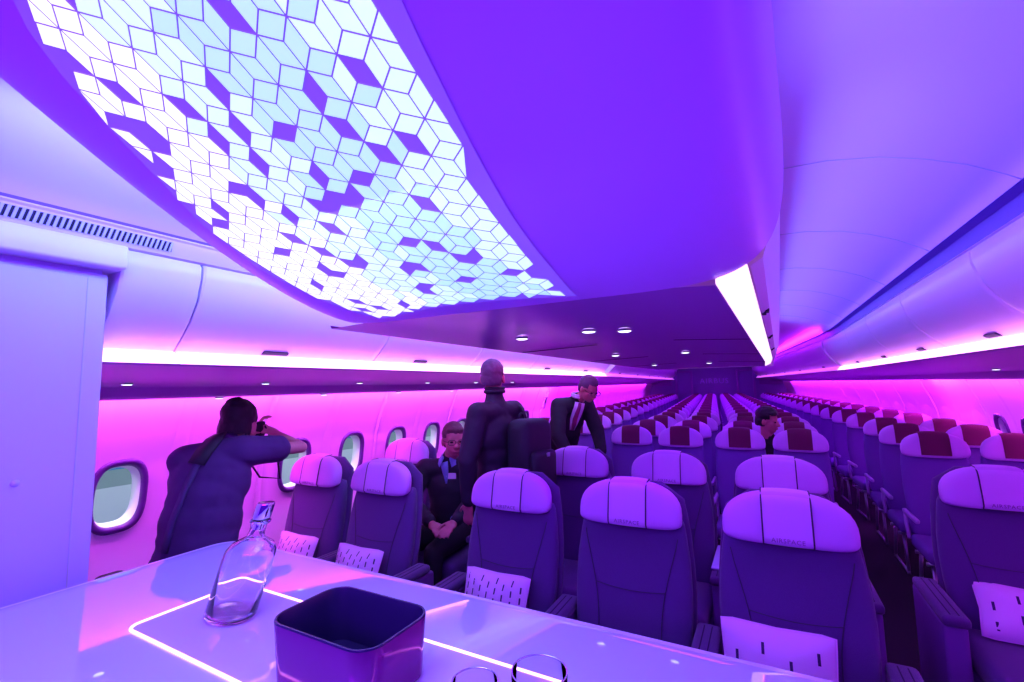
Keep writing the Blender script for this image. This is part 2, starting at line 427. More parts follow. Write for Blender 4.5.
# ------------------------------------------------------------------ overhead bins
BIN = [(1.376, 2.196), (1.372, 2.185), (1.385, 2.14), (1.425, 2.05), (1.475, 1.965), (1.525, 1.90), (1.556, 1.862), (1.560, 1.855), (1.575, 1.85), (1.9, 1.84), (2.2, 1.86), (2.3, 2.0), (2.25, 2.19), (1.8, 2.24), (1.5, 2.22)]
BINF = [(d-.030*math.sin(math.pi*min(1, max(0, (2.196-z)/.341))) if i < 8 else d, z) for i, (d, z) in enumerate(BIN)]
ORD = ['first', 'second', 'third', 'fourth', 'fifth', 'sixth', 'seventh', 'eighth', 'ninth', 'tenth', 'eleventh', 'twelfth', 'thirteenth', 'fourteenth', 'fifteenth', 'sixteenth', 'seventeenth', 'eighteenth', 'nineteenth', 'twentieth', 'twenty-first']
def overhead_bin(side, y0, y1, label):
    g = empty('overhead_bin', (*bend(XC+side*1.56, (y0+y1)/2), 1.85))
    inv = g.location
    def rel(o):
        for v in o.data.vertices: v.co -= inv
        return o
    ys = [y0+.004, y0+.012]+yr(y0+.05, y1-.05, .25)+[y1-.012, y1-.004]
    pr = BINF; n = len(pr); v = []; f = []
    for j, y in enumerate(ys):
        ins = .006 if j in (0, len(ys)-1) else 0
        for i, (d, z) in enumerate(pr):
            x, yy = bend(XC+side*(d+ins*(1 if i < 9 else -1)), y); v.append((x, yy, z-ins*.5*(1 if i < 2 else 0)))
    for j in range(len(ys)-1):
        for i in range(n): k = (i+1) % n; f.append((j*n+i, j*n+k, (j+1)*n+k, (j+1)*n+i))
    f += [tuple(range(n)), tuple(range((len(ys)-1)*n, len(ys)*n))]
    o = obj('door', v, f, M['bin'], g); fixn(o); auto(o, 35); rel(o)
    # latch in the lower edge of the door
    if y1-y0 < .5:
        tag(g, label, 'overhead bin', 'closed overhead bins along the left side'); return g
    b = MB(); yc = (y0+y1)/2-.12
    def q(d, z, y): x, yy = bend(XC+side*d, y); return (x, yy, z)
    b.add([q(1.530, 1.871, yc-.065), q(1.543, 1.862, yc-.07), q(1.543, 1.862, yc+.07), q(1.530, 1.871, yc+.065),
           q(1.540, 1.879, yc-.065), q(1.563, 1.857, yc-.07), q(1.563, 1.857, yc+.07), q(1.540, 1.879, yc+.065)],
          [(0,1,2,3),(4,7,6,5),(0,4,5,1),(1,5,6,2),(2,6,7,3),(3,7,4,0)])
    rel(b.build('latch', M['gap'], g, smooth=False))
    tag(g, label, 'overhead bin', 'closed overhead bins along the %s side' % ('left' if side < 0 else 'right'))
    return g
lb = [.735, 1.005, 2.13, 3.23, 4.33, 5.43, 6.88]
for i in range(len(lb)-1):
    overhead_bin(-1, lb[i], lb[i+1], ['short pale overhead bin beside the white partition, nearest on the left', 'long pale overhead bin after the short one on the left, partly behind the glowing pod',
        'third pale overhead bin from the camera on the left side', 'fourth pale overhead bin from the camera on the left side', 'fifth pale overhead bin on the left, above the standing person with a backpack', 'last bright overhead bin on the left, where the blurred aft cabin begins'][i])
rb = [.3, 1.4, 2.5, 3.6, 4.7, 5.8, 7.3]
for i in range(len(rb)-1):
    overhead_bin(1, rb[i], rb[i+1], 'pale lilac overhead bin on the right side, %s along the aisle from the camera' % ORD[i])
for k in range(6):
    y0 = 7.4+k*2.1
    overhead_bin(-1, y0, min(y0+2.1, YEND-.3), 'dim overhead bin far aft on the left, %s of the blurred ones' % ORD[k])
    overhead_bin(1, y0, min(y0+2.1, YEND-.3), 'dim overhead bin far aft on the right, %s of the blurred ones' % ORD[k])

# light strips below the bin doors
def strip(name, side, prof, y0, y1, m, label, group=None, step=.5):
    o = extr(name, prof, yr(y0, y1, step), m, side=side, closed=True, caps=True)
    tag(o, label, 'light strip', group); return o
SP = [(1.553, 1.852), (1.513, 1.803), (1.523, 1.797), (1.575, 1.846)]
strip('light_strip', -1, SP, .735, 1.000, M['strip'], 'short bright pink light strip under the bin beside the white partition', 'light strips under the bins')
strip('light_strip', -1, SP, 1.012, 6.9, M['strip'], 'long bright pink light strip under the left overhead bins', 'light strips under the bins')
strip('light_strip', 1, SP, .3, 7.35, M['strip'], 'long bright pink light strip under the right overhead bins', 'light strips under the bins')
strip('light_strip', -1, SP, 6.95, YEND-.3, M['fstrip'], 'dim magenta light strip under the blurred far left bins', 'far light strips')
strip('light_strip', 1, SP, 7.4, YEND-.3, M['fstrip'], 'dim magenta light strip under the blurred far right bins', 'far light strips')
WS = [(2.345, 1.735), (2.385, 1.735), (2.385, 1.745), (2.345, 1.745)]
strip('light_strip', -1, WS, .8, YEND-.4, mat('wash_strip_diffuser', (.9, .5, .9), .5, em=(1, .1, .85), es=2.5), 'magenta light strip washing the window wall above the left windows', 'wall washing strips')
strip('light_strip', 1, WS, .8, YEND-.4, bpy.data.materials['wash_strip_diffuser'], 'magenta light strip washing the window wall above the right windows', 'wall washing strips')
area('far_wash_lamp_left', (*bend(XC-2.36, 12.5), 1.70), (0, R(-8), TH), .03, 12, (.6, .02, 1), 190)
area('far_wash_lamp_right', (*bend(XC+2.36, 12.5), 1.70), (0, R(8), TH), .03, 12, (.5, .02, 1), 190)
area('far_cove_lamp_left', (*bend(XC-1.25, 12.5), 2.26), (0, R(150), TH), .05, 11, (.5, .02, 1), 45)
area('far_cove_lamp_right', (*bend(XC+1.25, 12.5), 2.26), (0, R(-150), TH), .05, 11, (.5, .02, 1), 45)
area('far_ceiling_lamp', (*bend(XC, 12.5), 2.44), (0, 0, TH), .4, 11, (.25, .01, 1), 80)

# ------------------------------------------------------------------ centre bins: dark underside with spots, glowing lower edges
CY0, CY1 = 1.13, 7.2
def cl_(y): return -1.36-.04*min(1, max(0, (y-1.1)/5))
def cr_(y): return -.085+.11*min(1, max(0, (y-1.1)/4.4))
def cz(y): return 1.9-.02*min(1, max(0, (y-1.1)/4))
g = empty('centre_bin', (XC, 4.1, 1.9)); go = Vector(g.location)
tag(g, 'long centre overhead bin with dark underside, running aft behind the luminous pod', 'overhead bin')
def crossloft(name, fn, ys, m, parent, mi=None, caps=False, sharp=35):
    v = []; f = []; mm = []; n = None
    for y in ys:
        p = fn(y); n = len(p); v += [Vector((x, y, z))-go for x, z in p]
    for j in range(len(ys)-1):
        for i in range(n-1): f.append((j*n+i, j*n+i+1, (j+1)*n+i+1, (j+1)*n+i)); mm.append(mi[i] if mi else 0)
    if caps: f += [tuple(range(n)), tuple(range((len(ys)-1)*n, len(ys)*n))]; mm += [0, 0]
    o = obj(name, v, f, m, parent, True, mm); auto(o, sharp); return o
ys = yr(CY0, CY1, .25)
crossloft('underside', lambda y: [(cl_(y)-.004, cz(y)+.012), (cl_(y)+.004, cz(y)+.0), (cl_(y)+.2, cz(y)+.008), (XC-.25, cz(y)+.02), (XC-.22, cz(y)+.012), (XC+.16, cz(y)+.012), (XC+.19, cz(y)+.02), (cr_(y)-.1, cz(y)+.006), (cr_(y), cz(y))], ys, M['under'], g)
crossloft('bin_side', lambda y: [(cr_(y)+.075, cz(y)+.035), (cr_(y)+.10, cz(y)+.05), (cr_(y)+.135, cz(y)+.16), (cr_(y)+.15, cz(y)+.3), (cr_(y)+.14, cz(y)+.45), (cr_(y)+.10, 2.465)], ys, M['bin'], g)
crossloft('bin_side', lambda y: [(cl_(y)-.03, cz(y)+.055), (cl_(y)-.05, cz(y)+.07), (cl_(y)-.08, cz(y)+.16), (cl_(y)-.09, cz(y)+.3), (cl_(y)-.06, 2.465)], ys, M['bin'], g)
b = MB(); y = CY1
b.add([Vector((cl_(y)-.09, y, 2.465))-go, Vector((cl_(y)-.05, y, cz(y)))-go, Vector((cr_(y)+.1, y, cz(y)))-go, Vector((cr_(y)+.15, y, 2.465))-go], [(0, 1, 2, 3)]); b.build('end_panel', M['bin'], g, smooth=False)
# seams across the underside
for y in (2.6, 3.95, 5.4):
    b = MB(); b.tube([Vector((cl_(y)+.03, y, cz(y)-.0005))-go, Vector((XC-.25, y, cz(y)+.019))-go, Vector((XC+.19, y, cz(y)+.019))-go, Vector((cr_(y), y, cz(y)-.0005))-go], .0018, n=5)
    b.build('underside_joint', M['gap'], g)
# latches on the right flank
for y in (1.95, 3.0, 4.1):
    b = MB(); x = cr_(y)+.085
    b.rbox(Vector((x-.004, y-.035, cz(y)+.04))-go, Vector((x+.014, y+.035, cz(y)+.085))-go, .004); b.rbox(Vector((x-.012, y-.012, cz(y)+.03))-go, Vector((x+.004, y+.012, cz(y)+.055))-go, .003)
    b.build('latch', M['gap'], g)
M['estrip'] = mat('edge_strip_diffuser', (.9, .5, .9), .5, em=(1, .10, .85), es=1.6)
def cstrip(fn, y0, y1, label, m=None):
    ys = yr(y0, y1, .25); v = []; f = []
    for y in ys: v += [Vector((x, y, z)) for x, z in fn(y)]
    n = 4
    for j in range(len(ys)-1):
        for i in range(n): f.append((j*n+i, j*n+(i+1) % n, (j+1)*n+(i+1) % n, (j+1)*n+i))
    f += [(0, 1, 2, 3), tuple(range((len(ys)-1)*4, len(ys)*4))]
    o = fixn(obj('light_strip', v, f, m or M['cstrip'])); auto(o, 30); tag(o, label, 'light strip', 'strips on the centre bin'); return o
cstrip(lambda y: [(cr_(y)+.003, cz(y)+.001), (cr_(y)+.070, cz(y)+.033), (cr_(y)+.066, cz(y)+.042), (cr_(y)+.003, cz(y)+.012)], 1.12, CY1-.1, 'brilliant pink light strip on the right lower edge of the centre bin')
cstrip(lambda y: [(cl_(y)-.003, cz(y)+.001), (cl_(y)-.012, cz(y)+.002), (cl_(y)-.030, cz(y)+.050), (cl_(y)-.020, cz(y)+.052)], 1.40, CY1-.1, 'pink light strip on the left lower edge of the centre bin', M['estrip'])
for i, (x, y) in enumerate([(-.966, 1.87), (-.62, 1.80), (-.49, 1.87), (-.95, 3.34), (-.47, 3.40), (-1.07, 5.3), (-.5, 5.3)]):
    t = empty('downlight', (x, y, cz(y)+.004))
    b = MB(); b.lathe([(.022, .006), (.032, -.002), (.030, -.006), (.022, -.002)], n=24); b.build('trim_ring', M['ring'], t)
    b = MB(); b.lathe([(.027, -.005), (.02, -.008), (.0005, -.009)], n=24); b.build('light_lens', M['spot'], t)
    tag(t, ['round white downlight nearest the glowing pod, left', 'smaller round downlight between the two nearest big ones', 'round white downlight nearest the glowing pod, right', 'downlight of the second pair along the centre bin, left', 'downlight of the second pair along the centre bin, right', 'far left downlight near the aft end of centre bin', 'far right downlight near the aft end of centre bin'][i], 'downlight', 'downlights under the centre bin')
for (y, p) in ((2.2, 9), (3.9, 9), (5.4, 9)):
    area('downlight_lamp', (XC, y, 1.875), (0, 0, 0), .8, .5, VIO, p)

# ------------------------------------------------------------------ the pod with its luminous panel
PY = 1.12
def pod_dim(y):
    t = max(0, 1-y/PY)
    zb = 1.9 if y >= PY else (1.9+.482*t**1.574 if t < 1 else 1.9+.482+.76*(t-1))
    L, Rr = -1.402+.229*min(t, 1.0), .071-.075*min(t, 1.6)
    if y < 0:
        q = max(.06, 1-((-y)/1.25)**2.0); c = (L+Rr)/2; h = (Rr-L)/2*q; L, Rr = c-h, c+h
    return min(zb, 2.47), L, Rr
def surf_z(x, y):
    zb, L, Rr = pod_dim(y); u = min(1, abs(x-(L+Rr)/2)/((Rr-L)/2))
    return 2.5-(2.5-zb)*(1-u**8.84)**(1/6.21)
def pod_sec(y, n=44):
    zb, L, Rr = pod_dim(y); pts = []
    for i in range(n+1):
        th = math.pi*i/n; c = math.cos(th); u = -math.copysign(abs(c)**(2/8.84), c)
        x = (L+Rr)/2+u*(Rr-L)/2; pts.append((x, 2.5-(2.5-zb)*(abs(math.sin(th))**(2/6.21))))
    return pts
pg = empty('ceiling_pod', (XC, .4, 2.5)); po = Vector(pg.location)
tag(pg, 'huge violet boat-shaped ceiling pod carrying a luminous tiled panel', 'ceiling feature')
ys = yr(-1.2, PY, .05); v = []; f = []; n = 45
for y in ys: v += [Vector((x, y, z))-po for x, z in pod_sec(y)]
for j in range(len(ys)-1):
    for i in range(n-1): f.append((j*n+i, (j+1)*n+i, (j+1)*n+i+1, j*n+i+1))
f.append(tuple(range((len(ys)-1)*n, len(ys)*n)))
o = fixn(obj('pod_shell', v, f, M['pod'], pg)); auto(o, 60)

# luminous panel: lilac backing and rhombic tiles, some left out
LE = [(-.83, -.15), (-.865, 0), (-.90, .129), (-.908, .188), (-.952, .221), (-.985, .267), (-1.018, .346), (-1.055, .443), (-1.112, .572), (-1.135, .711), (-1.118, .849), (-1.085, .966), (-1.05, 1.075)]
RE = [(-.34, -.15), (-.345, .1), (-.348, .25), (-.351, .386), (-.357, .416), (-.363, .476), (-.375, .58), (-.387, .713), (-.389, .811), (-.389, .92), (-.392, .99), (-.394, 1.03), (-.394, 1.068)]
def xi(L, y):
    for (x0, y0), (x1, y1) in zip(L, L[1:]):
        if y <= y1: return x0+(x1-x0)*(y-y0)/(y1-y0)
    return L[-1][0]
def aft(u): return 1.068-.045*math.sin(math.pi*u)
N1, N2 = 46, 26; v = []; f = []
for j in range(N1+1):
    for i in range(N2+1):
        u = i/N2; y = -.15+(aft(u)+.15)*j/N1; x = xi(LE, y)+(xi(RE, y)-xi(LE, y))*u
        v.append(Vector((x, y, surf_z(x, y)-.0035))-po)
for j in range(N1):
    for i in range(N2): a = j*(N2+1)+i; f.append((a, a+N2+1, a+N2+2, a+1))
lp = obj('luminous_panel', v, f, M['backing'], pg)
rnd = random.Random(11); e_ = .0362; tm = MB()
def inside(x, y, mg=.008):
    if y < -.14: return False
    l, r = xi(LE, y)+mg, xi(RE, y)-mg-.012*(.5+.5*math.sin(y*23))
    if not l < x < r: return False
    return y < aft((x-l)/(r-l))-mg
def rot2(a): return (math.cos(a), math.sin(a))
for j in range(-6, 26):
    for i in range(-24, 24):
        cx = -.7+e_*math.sqrt(3)*(i+j*.5-math.floor(j*.5)*1.0*1+0); cy = -.16+1.5*e_*j
        cx = -.7+e_*math.sqrt(3)*(i+(.5 if j % 2 else 0))
        for k in range(3):
            a1, a2 = R(30+120*k), R(150+120*k)
            p = [(0, 0), rot2(a1), (rot2(a1)[0]+rot2(a2)[0], rot2(a1)[1]+rot2(a2)[1]), rot2(a2)]
            q = [(cx+e_*x, cy+e_*y) for x, y in p]
            mx, my = sum(x for x, y in q)/4, sum(y for x, y in q)/4
            if not inside(mx, my): continue
            if rnd.random() < .15: continue
            q = [(mx+(x-mx)*.925, my+(y-my)*.925) for x, y in q]
            ok = [inside(x, y, .001) for x, y in q]
            if not all(ok):
                if sum(ok) == 3: q = [c for c, t in zip(q, ok) if t]
                else: continue
            low = [Vector((x, y, surf_z(x, y)-.0055))-po for x, y in q]; top = [Vector((x, y, surf_z(x, y)-.004))-po for x, y in q]
            n = len(q); left = (mx-xi(LE, my))/(xi(RE, my)-xi(LE, my))
            w_ = left+.10*rnd.random()-.05+ (.25*(.4-my) if my < .4 else -.12*(my-.4))
            m = 2 if w_ < .33 else (1 if (w_ < .52 or w_ > .80) else 0)
            tm.add(low+top, [tuple(range(n))], m); tm.add(low+top, [(i2, n+i2, n+(i2+1) % n, (i2+1) % n) for i2 in range(n)], 3)
tl = tm.build('luminous_tiles', [M['tile_c'], M['tile_w'], M['tile_h'], M['backing']], lp, smooth=False)

# ------------------------------------------------------------------ white partition on the left, by the counter
g = empty('partition', (-2.3, .2, 0)); tag(g, 'tall white lilac partition wall at the left picture edge, ending beside the windows', 'partition')
def rel(o, g): 
    for vv in o.data.vertices: vv.co -= g.location
    o.data.update(); return o
b = MB(); b.rbox((-3.2, -1.2, 0), (-2.0, .712, 2.10), .008); rel(b.build('panel', M['monument'], g, sharp=40), g)
b = MB(); b.box((-2.002, -1.2, 2.083), (-1.998, .706, 2.0865)); b.box((-2.0015, .655, .2), (-1.9985, .658, 2.083)); rel(b.build('panel_joint', M['slat'], g, smooth=False), g)
b = MB(); b.rbox((-3.2, -1.2, 2.115), (-1.935, .742, 2.200), .01); rel(b.build('cornice', M['bin'], g, sharp=40), g)
b = MB(); b.box((-3.15, -1.2, 2.09), (-2.02, .70, 2.13)); rel(b.build('shadow_gap', M['monument'], g, smooth=False), g)
b = MB(); b.lathe([(.0005, .006), (.008, .005), (.011, .001), (.011, 0)], n=20)
o = b.build('button', M['monument'], g); o.rotation_euler = (0, R(90), 0); o.location = Vector((-2.0, .52, 1.42))-g.location

# ------------------------------------------------------------------ counter
TZ = 1.105; TX0, TX1, TY0, TY1 = -1.884, .62, -.25, 1.117
g = empty('bar_counter', ((TX0+TX1)/2, (TY0+TY1)/2, 0)); tag(g, 'glossy pale lilac bar counter with glowing inset outline in the foreground', 'counter')
def rrect(x0, y0, x1, y1, r, n=10):
    pts = []
    for cx, cy, a0 in ((x1-r, y0+r, -90), (x1-r, y1-r, 0), (x0+r, y1-r, 90), (x0+r, y0+r, 180)):
        for i in range(n+1): a = R(a0+90*i/n); pts.append((cx+r*math.cos(a), cy+r*math.sin(a)))
    return pts
def slab(mb, outline, layers, cap_top=True, cap_bot=True, m=0):
    """layers: (inset, z)"""
    n = len(outline); cx = sum(p[0] for p in outline)/n; cy = sum(p[1] for p in outline)/n; v = []; f = []
    area_pts = [Vector(p) for p in outline]
    def off(d):
        out = []
        for i in range(n):
            a, b_, c = area_pts[i-1], area_pts[i], area_pts[(i+1) % n]
            t = (c-a).normalized(); nn = Vector((t.y, -t.x)); out.append(b_-nn*d)
        return out
    for d, z in layers: v += [(p.x, p.y, z) for p in off(d)]
    for j in range(len(layers)-1):
        for i in range(n): f.append((j*n+i, j*n+(i+1) % n, (j+1)*n+(i+1) % n, (j+1)*n+i))
    if cap_top: f.append(tuple(range((len(layers)-1)*n, len(layers)*n)))
    if cap_bot: f.append(tuple(reversed(range(n))))
    mb.add(v, f, m)
out = rrect(TX0, TY0, TX1, TY1, .09)
b = MB(); slab(b, out, [(.004, TZ-.05), (0, TZ-.046), (0, TZ-.006), (.003, TZ-.0015), (.018, TZ-.0012)], cap_top=False); rel(b.build('edge_band', M['tedge'], g, sharp=50), g)
b = MB(); slab(b, out, [(.0175, TZ-.006), (.0175, TZ-.001), (.021, TZ)]); rel(b.build('counter_top', M['table'], g, sharp=20), g)
b = MB(); slab(b, rrect(TX0+.10, TY0+.05, TX1-.10, TY1-.10, .08), [(0, 0), (0, TZ-.05)]); rel(b.build('counter_body', M['monument'], g, sharp=50), g)
IN = rrect(-1.42, .585, .50, .872, .028, 6)
b = MB(); slab(b, IN, [(.0, TZ), (.0, TZ+.0008), (.001, TZ+.0012)]); rel(b.build('inset_tray', M['inset'], g, sharp=20), g)
b = MB(); b.tube([(x, y, TZ+.001) for x, y in IN], .0035, n=6, closed=True); rel(b.build('light_line', M['tline'], g), g)

# bottle: clear, slanting, chrome stopper
BX, BY = -1.245, .735
g = empty('glass_bottle', (BX, BY, TZ+.0015)); tag(g, 'clear slanting glass bottle with chrome stopper standing on the counter', 'bottle')
sh = (.33, .10)
prof = [(.0005, .0), (.036, 0), (.044, .003), (.047, .010), (.047, .150), (.045, .168), (.038, .184), (.026, .194), (.0165, .202), (.0145, .212), (.0145, .232), (.0185, .238), (.019, .243), (.0165, .247),
        (.012, .247), (.0115, .232), (.0115, .212), (.014, .204), (.024, .191), (.036, .181), (.042, .167), (.0435, .15), (.0435, .018), (.038, .011), (.0005, .010)]
b = MB(); b.lathe(prof, shear=sh, n=48, sc=(1.58, 1.15)); b.build('bottle_body', M['glass'], g)
b = MB(); b.lathe([(.0005, .222), (.0108, .222), (.0108, .246), (.0175, .248), (.018, .252), (.018, .284), (.0165, .287), (.0005, .2875)], shear=sh, n=32, sc=(1.35, 1.1)); b.build('stopper', M['chrome'], g, sharp=40)

# square lacquered box, open on top
g = empty('ice_box', (-.770, .705, TZ+.0015)); tag(g, 'dark violet open square box with rounded corners on the counter', 'box')
b = MB()
ob = [(x+.785, y-.705) for x, y in rrect(-.925, .605, -.642, .795, .048, 10)]
slab(b, ob, [(.012, 0), (.008, .004), (0, .116), (.0015, .119), (.005, .119), (.0065, .116), (.013, .008), (.03, .006)], cap_bot=True)
o = b.build('box_shell', [M['box'], M['boxin']], g, sharp=40)
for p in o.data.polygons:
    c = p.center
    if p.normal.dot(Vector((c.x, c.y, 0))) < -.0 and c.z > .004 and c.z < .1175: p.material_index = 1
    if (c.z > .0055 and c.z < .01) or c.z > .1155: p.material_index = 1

# tumblers
def tumbler(x, y, r, h, label):
    g = empty('glass_tumbler', (x, y, TZ+.0005)); 
    b = MB(); b.lathe([(.0005, 0), (r*.82, 0), (r*.86, .004), (r*.95, h*.4), (r, h-.001), (r-.0008, h), (r-.0022, h-.001), (r*.95-.0025, h*.4), (r*.85-.0025, .010), (.0005, .009)], n=44); b.build('glass_wall', M['thin'], g)
    b = MB(); pts = [(math.cos(2*math.pi*i/44)*(r-.0011), math.sin(2*math.pi*i/44)*(r-.0011), h) for i in range(44)]; b.tube(pts, .0013, n=6, closed=True); b.build('rim', M['chrome'], g)
    tag(g, label, 'glass', 'tumblers at the bottom edge'); return g
tumbler(-.352, .715, .046, .112, 'clear tumbler with thin dark rim at the bottom edge, right of the box')
tumbler(-.470, .703, .041, .070, 'lower clear tumbler cut by the bottom edge, beside the box')

# ------------------------------------------------------------------ seats
def pad(mb, outline, yf, yb, m=0, lean=None, crown=1.0, back=True, edge=.35):
    """upholstered slab: outline [(x, z)], front face bulging to yf, back to yb"""
    n = len(outline); cx = sum(p[0] for p in outline)/n; cz_ = sum(p[1] for p in outline)/n; ym = yf+(yb-yf)*edge
    ss = [1.0, .985, .95, .88, .72, .45, .2]; v = []; f = []
    def rings(yt):
        out = []
        for s in ss:
            q = (1-s**9)**.5 if s > .9 else (1-s**9)**.5+(1-s*s)*.10*crown
            out.append([(cx+(x-cx)*s, ym+(yt-ym)*min(q, 1.08), cz_+(z-cz_)*s) for x, z in outline])
        return out
    def put(rg, flip):
        base = len(v)
        for r in rg: v.extend(Vector(p) for p in r)
        c = len(v); v.append(Vector((cx, rg[-1][0][1], cz_)))
        for j in range(len(rg)-1):
            for i in range(n):
                q = (base+j*n+i, base+j*n+(i+1) % n, base+(j+1)*n+(i+1) % n, base+(j+1)*n+i); f.append(q[::-1] if flip else q)
        j = len(rg)-1
        for i in range(n):
            q = (base+j*n+i, base+j*n+(i+1) % n, c); f.append(q[::-1] if flip else q)
    put(rings(yf), False)
    if back: put(rings(yb), True)
    if lean: v = [Vector((p.x, p.y+lean(p.z), p.z)) for p in v]
    mb.add(v, f, m); return mb
def arch(hw, z0, z1, p=2.6, n=40, q=6, taper=0):
    """outline with softly squared bottom and arched top"""
    pts = []; zc = z0+(z1-z0)*.30
    for i in range(n):
        a = 2*math.pi*i/n; c, s = math.cos(a), math.sin(a); e = p if s > 0 else q
        x = hw*math.copysign(abs(c)**(2/e), c); z = (z1-zc if s > 0 else zc-z0)*math.copysign(abs(s)**(2/e), s)
        pts.append((x*(1-taper*(zc+z-z0)/(z1-z0)), zc+z))
    return pts
def text_mesh(txt, size, M4_, name, m, parent, extrude=.0008):
    cu = bpy.data.curves.new(name, 'FONT'); cu.body = txt; cu.size = size; cu.align_x = 'CENTER'; cu.extrude = extrude; cu.space_character = 1.15; cu.resolution_u = 2
    t = bpy.data.objects.new(name, cu); COL.objects.link(t)
    me = bpy.data.meshes.new_from_object(t.evaluated_get(bpy.context.evaluated_depsgraph_get()))
    bpy.data.objects.remove(t); bpy.data.curves.remove(cu)
    me.transform(M4_); me.materials.clear(); me.materials.append(m); me.name = name
    o = bpy.data.objects.new(name, me); COL.objects.link(o); o.parent = parent; return o
LEAN = .20
def ln(z): return (z-1.10)*LEAN
def make_wide_seat():
    g = empty('lounge_seat')
    # backrest
    ol = [(.205, .43), (.235, .45), (.255, .52), (.266, .66), (.268, .76), (.263, .87), (.250, .97), (.240, 1.03), (.225, 1.06), (.12, 1.07)]
    ol = ol + [(-x, z) for x, z in reversed(ol)]
    b = MB(); pad(b, ol, -.055, .06, lean=ln, crown=.4); b.build('backrest', M['fabric'], g)
    os_ = [(x*1.035, z+(.02 if z > .9 else -.02)) for x, z in ol]; os_[9] = (.13, 1.20); os_[10] = (-.13, 1.20); os_[8] = (.232, 1.13); os_[11] = (-.232, 1.13)
    b = MB(); pad(b, os_, .02, .085, lean=ln, edge=.4, crown=.2); b.build('back_shell', M['fabric2'], g)
    # seams: two long curves and a cross seam
    for s in (-1, 1):
        b = MB(); pts = []
        for i in range(13):
            t = i/12; z = .98-.52*t; x = s*(.215-.075*math.sin(min(1, t*1.35)*math.pi/2)**1.2); pts.append((x, -.0625-.004+ln(z)+.012*abs(x)/.28, z))
        b.tube(pts, .0022, n=6); b.build('seam_piping', M['piping'], g)
    b = MB(); b.tube([(x, -.0665+ln(.745+.01*abs(x)/.15)+.006*abs(x)/.15, .745+.01*(x/.15)**2) for x in [(-.158+.0316*i) for i in range(11)]], .0020, n=6); b.build('seam_piping', M['piping'], g)
    # headrest
    ho = arch(.240, 1.018, 1.224, p=2.35, q=5)
    b = MB(); pad(b, ho, -.115, -.01, lean=ln, crown=.6); hr = b.build('headrest', M['head'], g)
    b = MB(); hp = []
    def hz(x):    # top of the headrest at x
        zc = 1.018+.206*.30; return zc+(1.224-zc)*(max(0, 1-(abs(x)/.240)**2.35))**(1/2.35)
    W = .087; v = []; f = []; NX, NZ = 10, 14
    def hy(x, z):
        u = max(abs(x)/.240, 0); zc = 1.0798; r = (abs(z-zc)/(1.224-zc if z > zc else zc-1.018)); s = min(1, (u**2.35+r**2.35)**(1/2.35)); q = (max(0, 1-s**9))**.5+((1-s*s)*.06 if s < .9 else 0)
        return -.07825+(-.03675)*min(q, 1.08)
    rows = []
    for j in range(NZ+1):
        row = []
        for i in range(NX+1):
            x = -W+2*W*i/NX; zt = hz(x)+.001; z = 1.022+(zt-1.022)*min(1, j/(NZ-1)) if j < NZ else zt
            y = hy(x, min(z, hz(x)))-.0035 if j < NZ else -.03
            v.append((x, y+ln(z), z+(.001 if j == NZ else 0)))
    for j in range(NZ):
        for i in range(NX): a = j*(NX+1)+i; f.append((a, a+1, a+NX+2, a+NX+1))
    cp = obj('headrest_cover', v, f, M['headp'], hr)
    for s in (-1, 1):
        b = MB(); b.tube([(s*W, hy(W, min(z, hz(W)))-.004+ln(z), z) for z in [1.024+(hz(W)-1.024)*k/12 for k in range(13)]]+[(s*W, -.03+ln(1.22), hz(W)+.003)], .0030, n=6); b.build('cover_binding', M['piping'], hr)
    b = MB(); b.tube([(x, hy(x, 1.024)-.0065+ln(1.024), 1.023) for x in [-W+2*W*k/8 for k in range(9)]], .0025, n=6); b.build('cover_binding', M['piping'], hr)
    text_mesh('AIRSPACE', .024, Matrix.Translation((0, hy(0, 1.045)-.0045+ln(1.045), 1.037)) @ Matrix.Rotation(R(90), 4, 'X'), 'lettering', M['letters'], cp)
    # cushion
    b = MB(); b.rbox((-.255, -.64, .33), (.255, -.12, .46), .045); b.build('seat_cushion', M['fabric'], g)
    b = MB(); b.rbox((-.265, -.60, .16), (.265, .02, .34), .02); b.build('seat_pan', M['plastic'], g)
    b = MB(); b.rbox((-.24, -.46, .0), (-.19, -.10, .17), .008); b.rbox((.19, -.46, 0), (.24, -.10, .17), .008); b.rbox((-.24, -.30, .02), (.24, -.26, .06), .006); b.build('floor_frame', M['metal'], g)
    return g
def console(x, y, label, tray=False, w=.044):
    g = empty('seat_console', (x, y, 0)); b = MB()
    b.rbox((-w, -.50, .0), (w, .0, .585), .018); b.build('console_body', M['plastic'], g)
    b = MB(); b.rbox((-w-.006, -.53, .585), (w+.006, -.04, .632), .018); a = b.build('armrest_pad', M['fabric2'], g)
    for s in (-.35, .35):
        b = MB(); b.rbox((s*w-.0025, -.50, .6315), (s*w+.0025, -.07, .6335), .0008); b.build('pad_groove', M['gap'], a)
    if tray:
        b = MB(); b.rbox((-.05, -.42, .634), (.05, -.02, .646), .005); b.build('tray', M['tray'], g)
    tag(g, label, 'armrest', 'armrest consoles between the wide seats'); return g
M['tray'] = mat('tray_white', (.6, .6, .95), .25)
proto = make_wide_seat()
used = [False]
def put_seat(px, py, label, rz=0):
    g = proto if not used[0] else copy_tree(proto); used[0] = True
    g.location = (px, py, 0); g.rotation_euler.z = rz
    tag(g, label, 'seat', 'wide seats with pale headrests in the front rows')
    return g
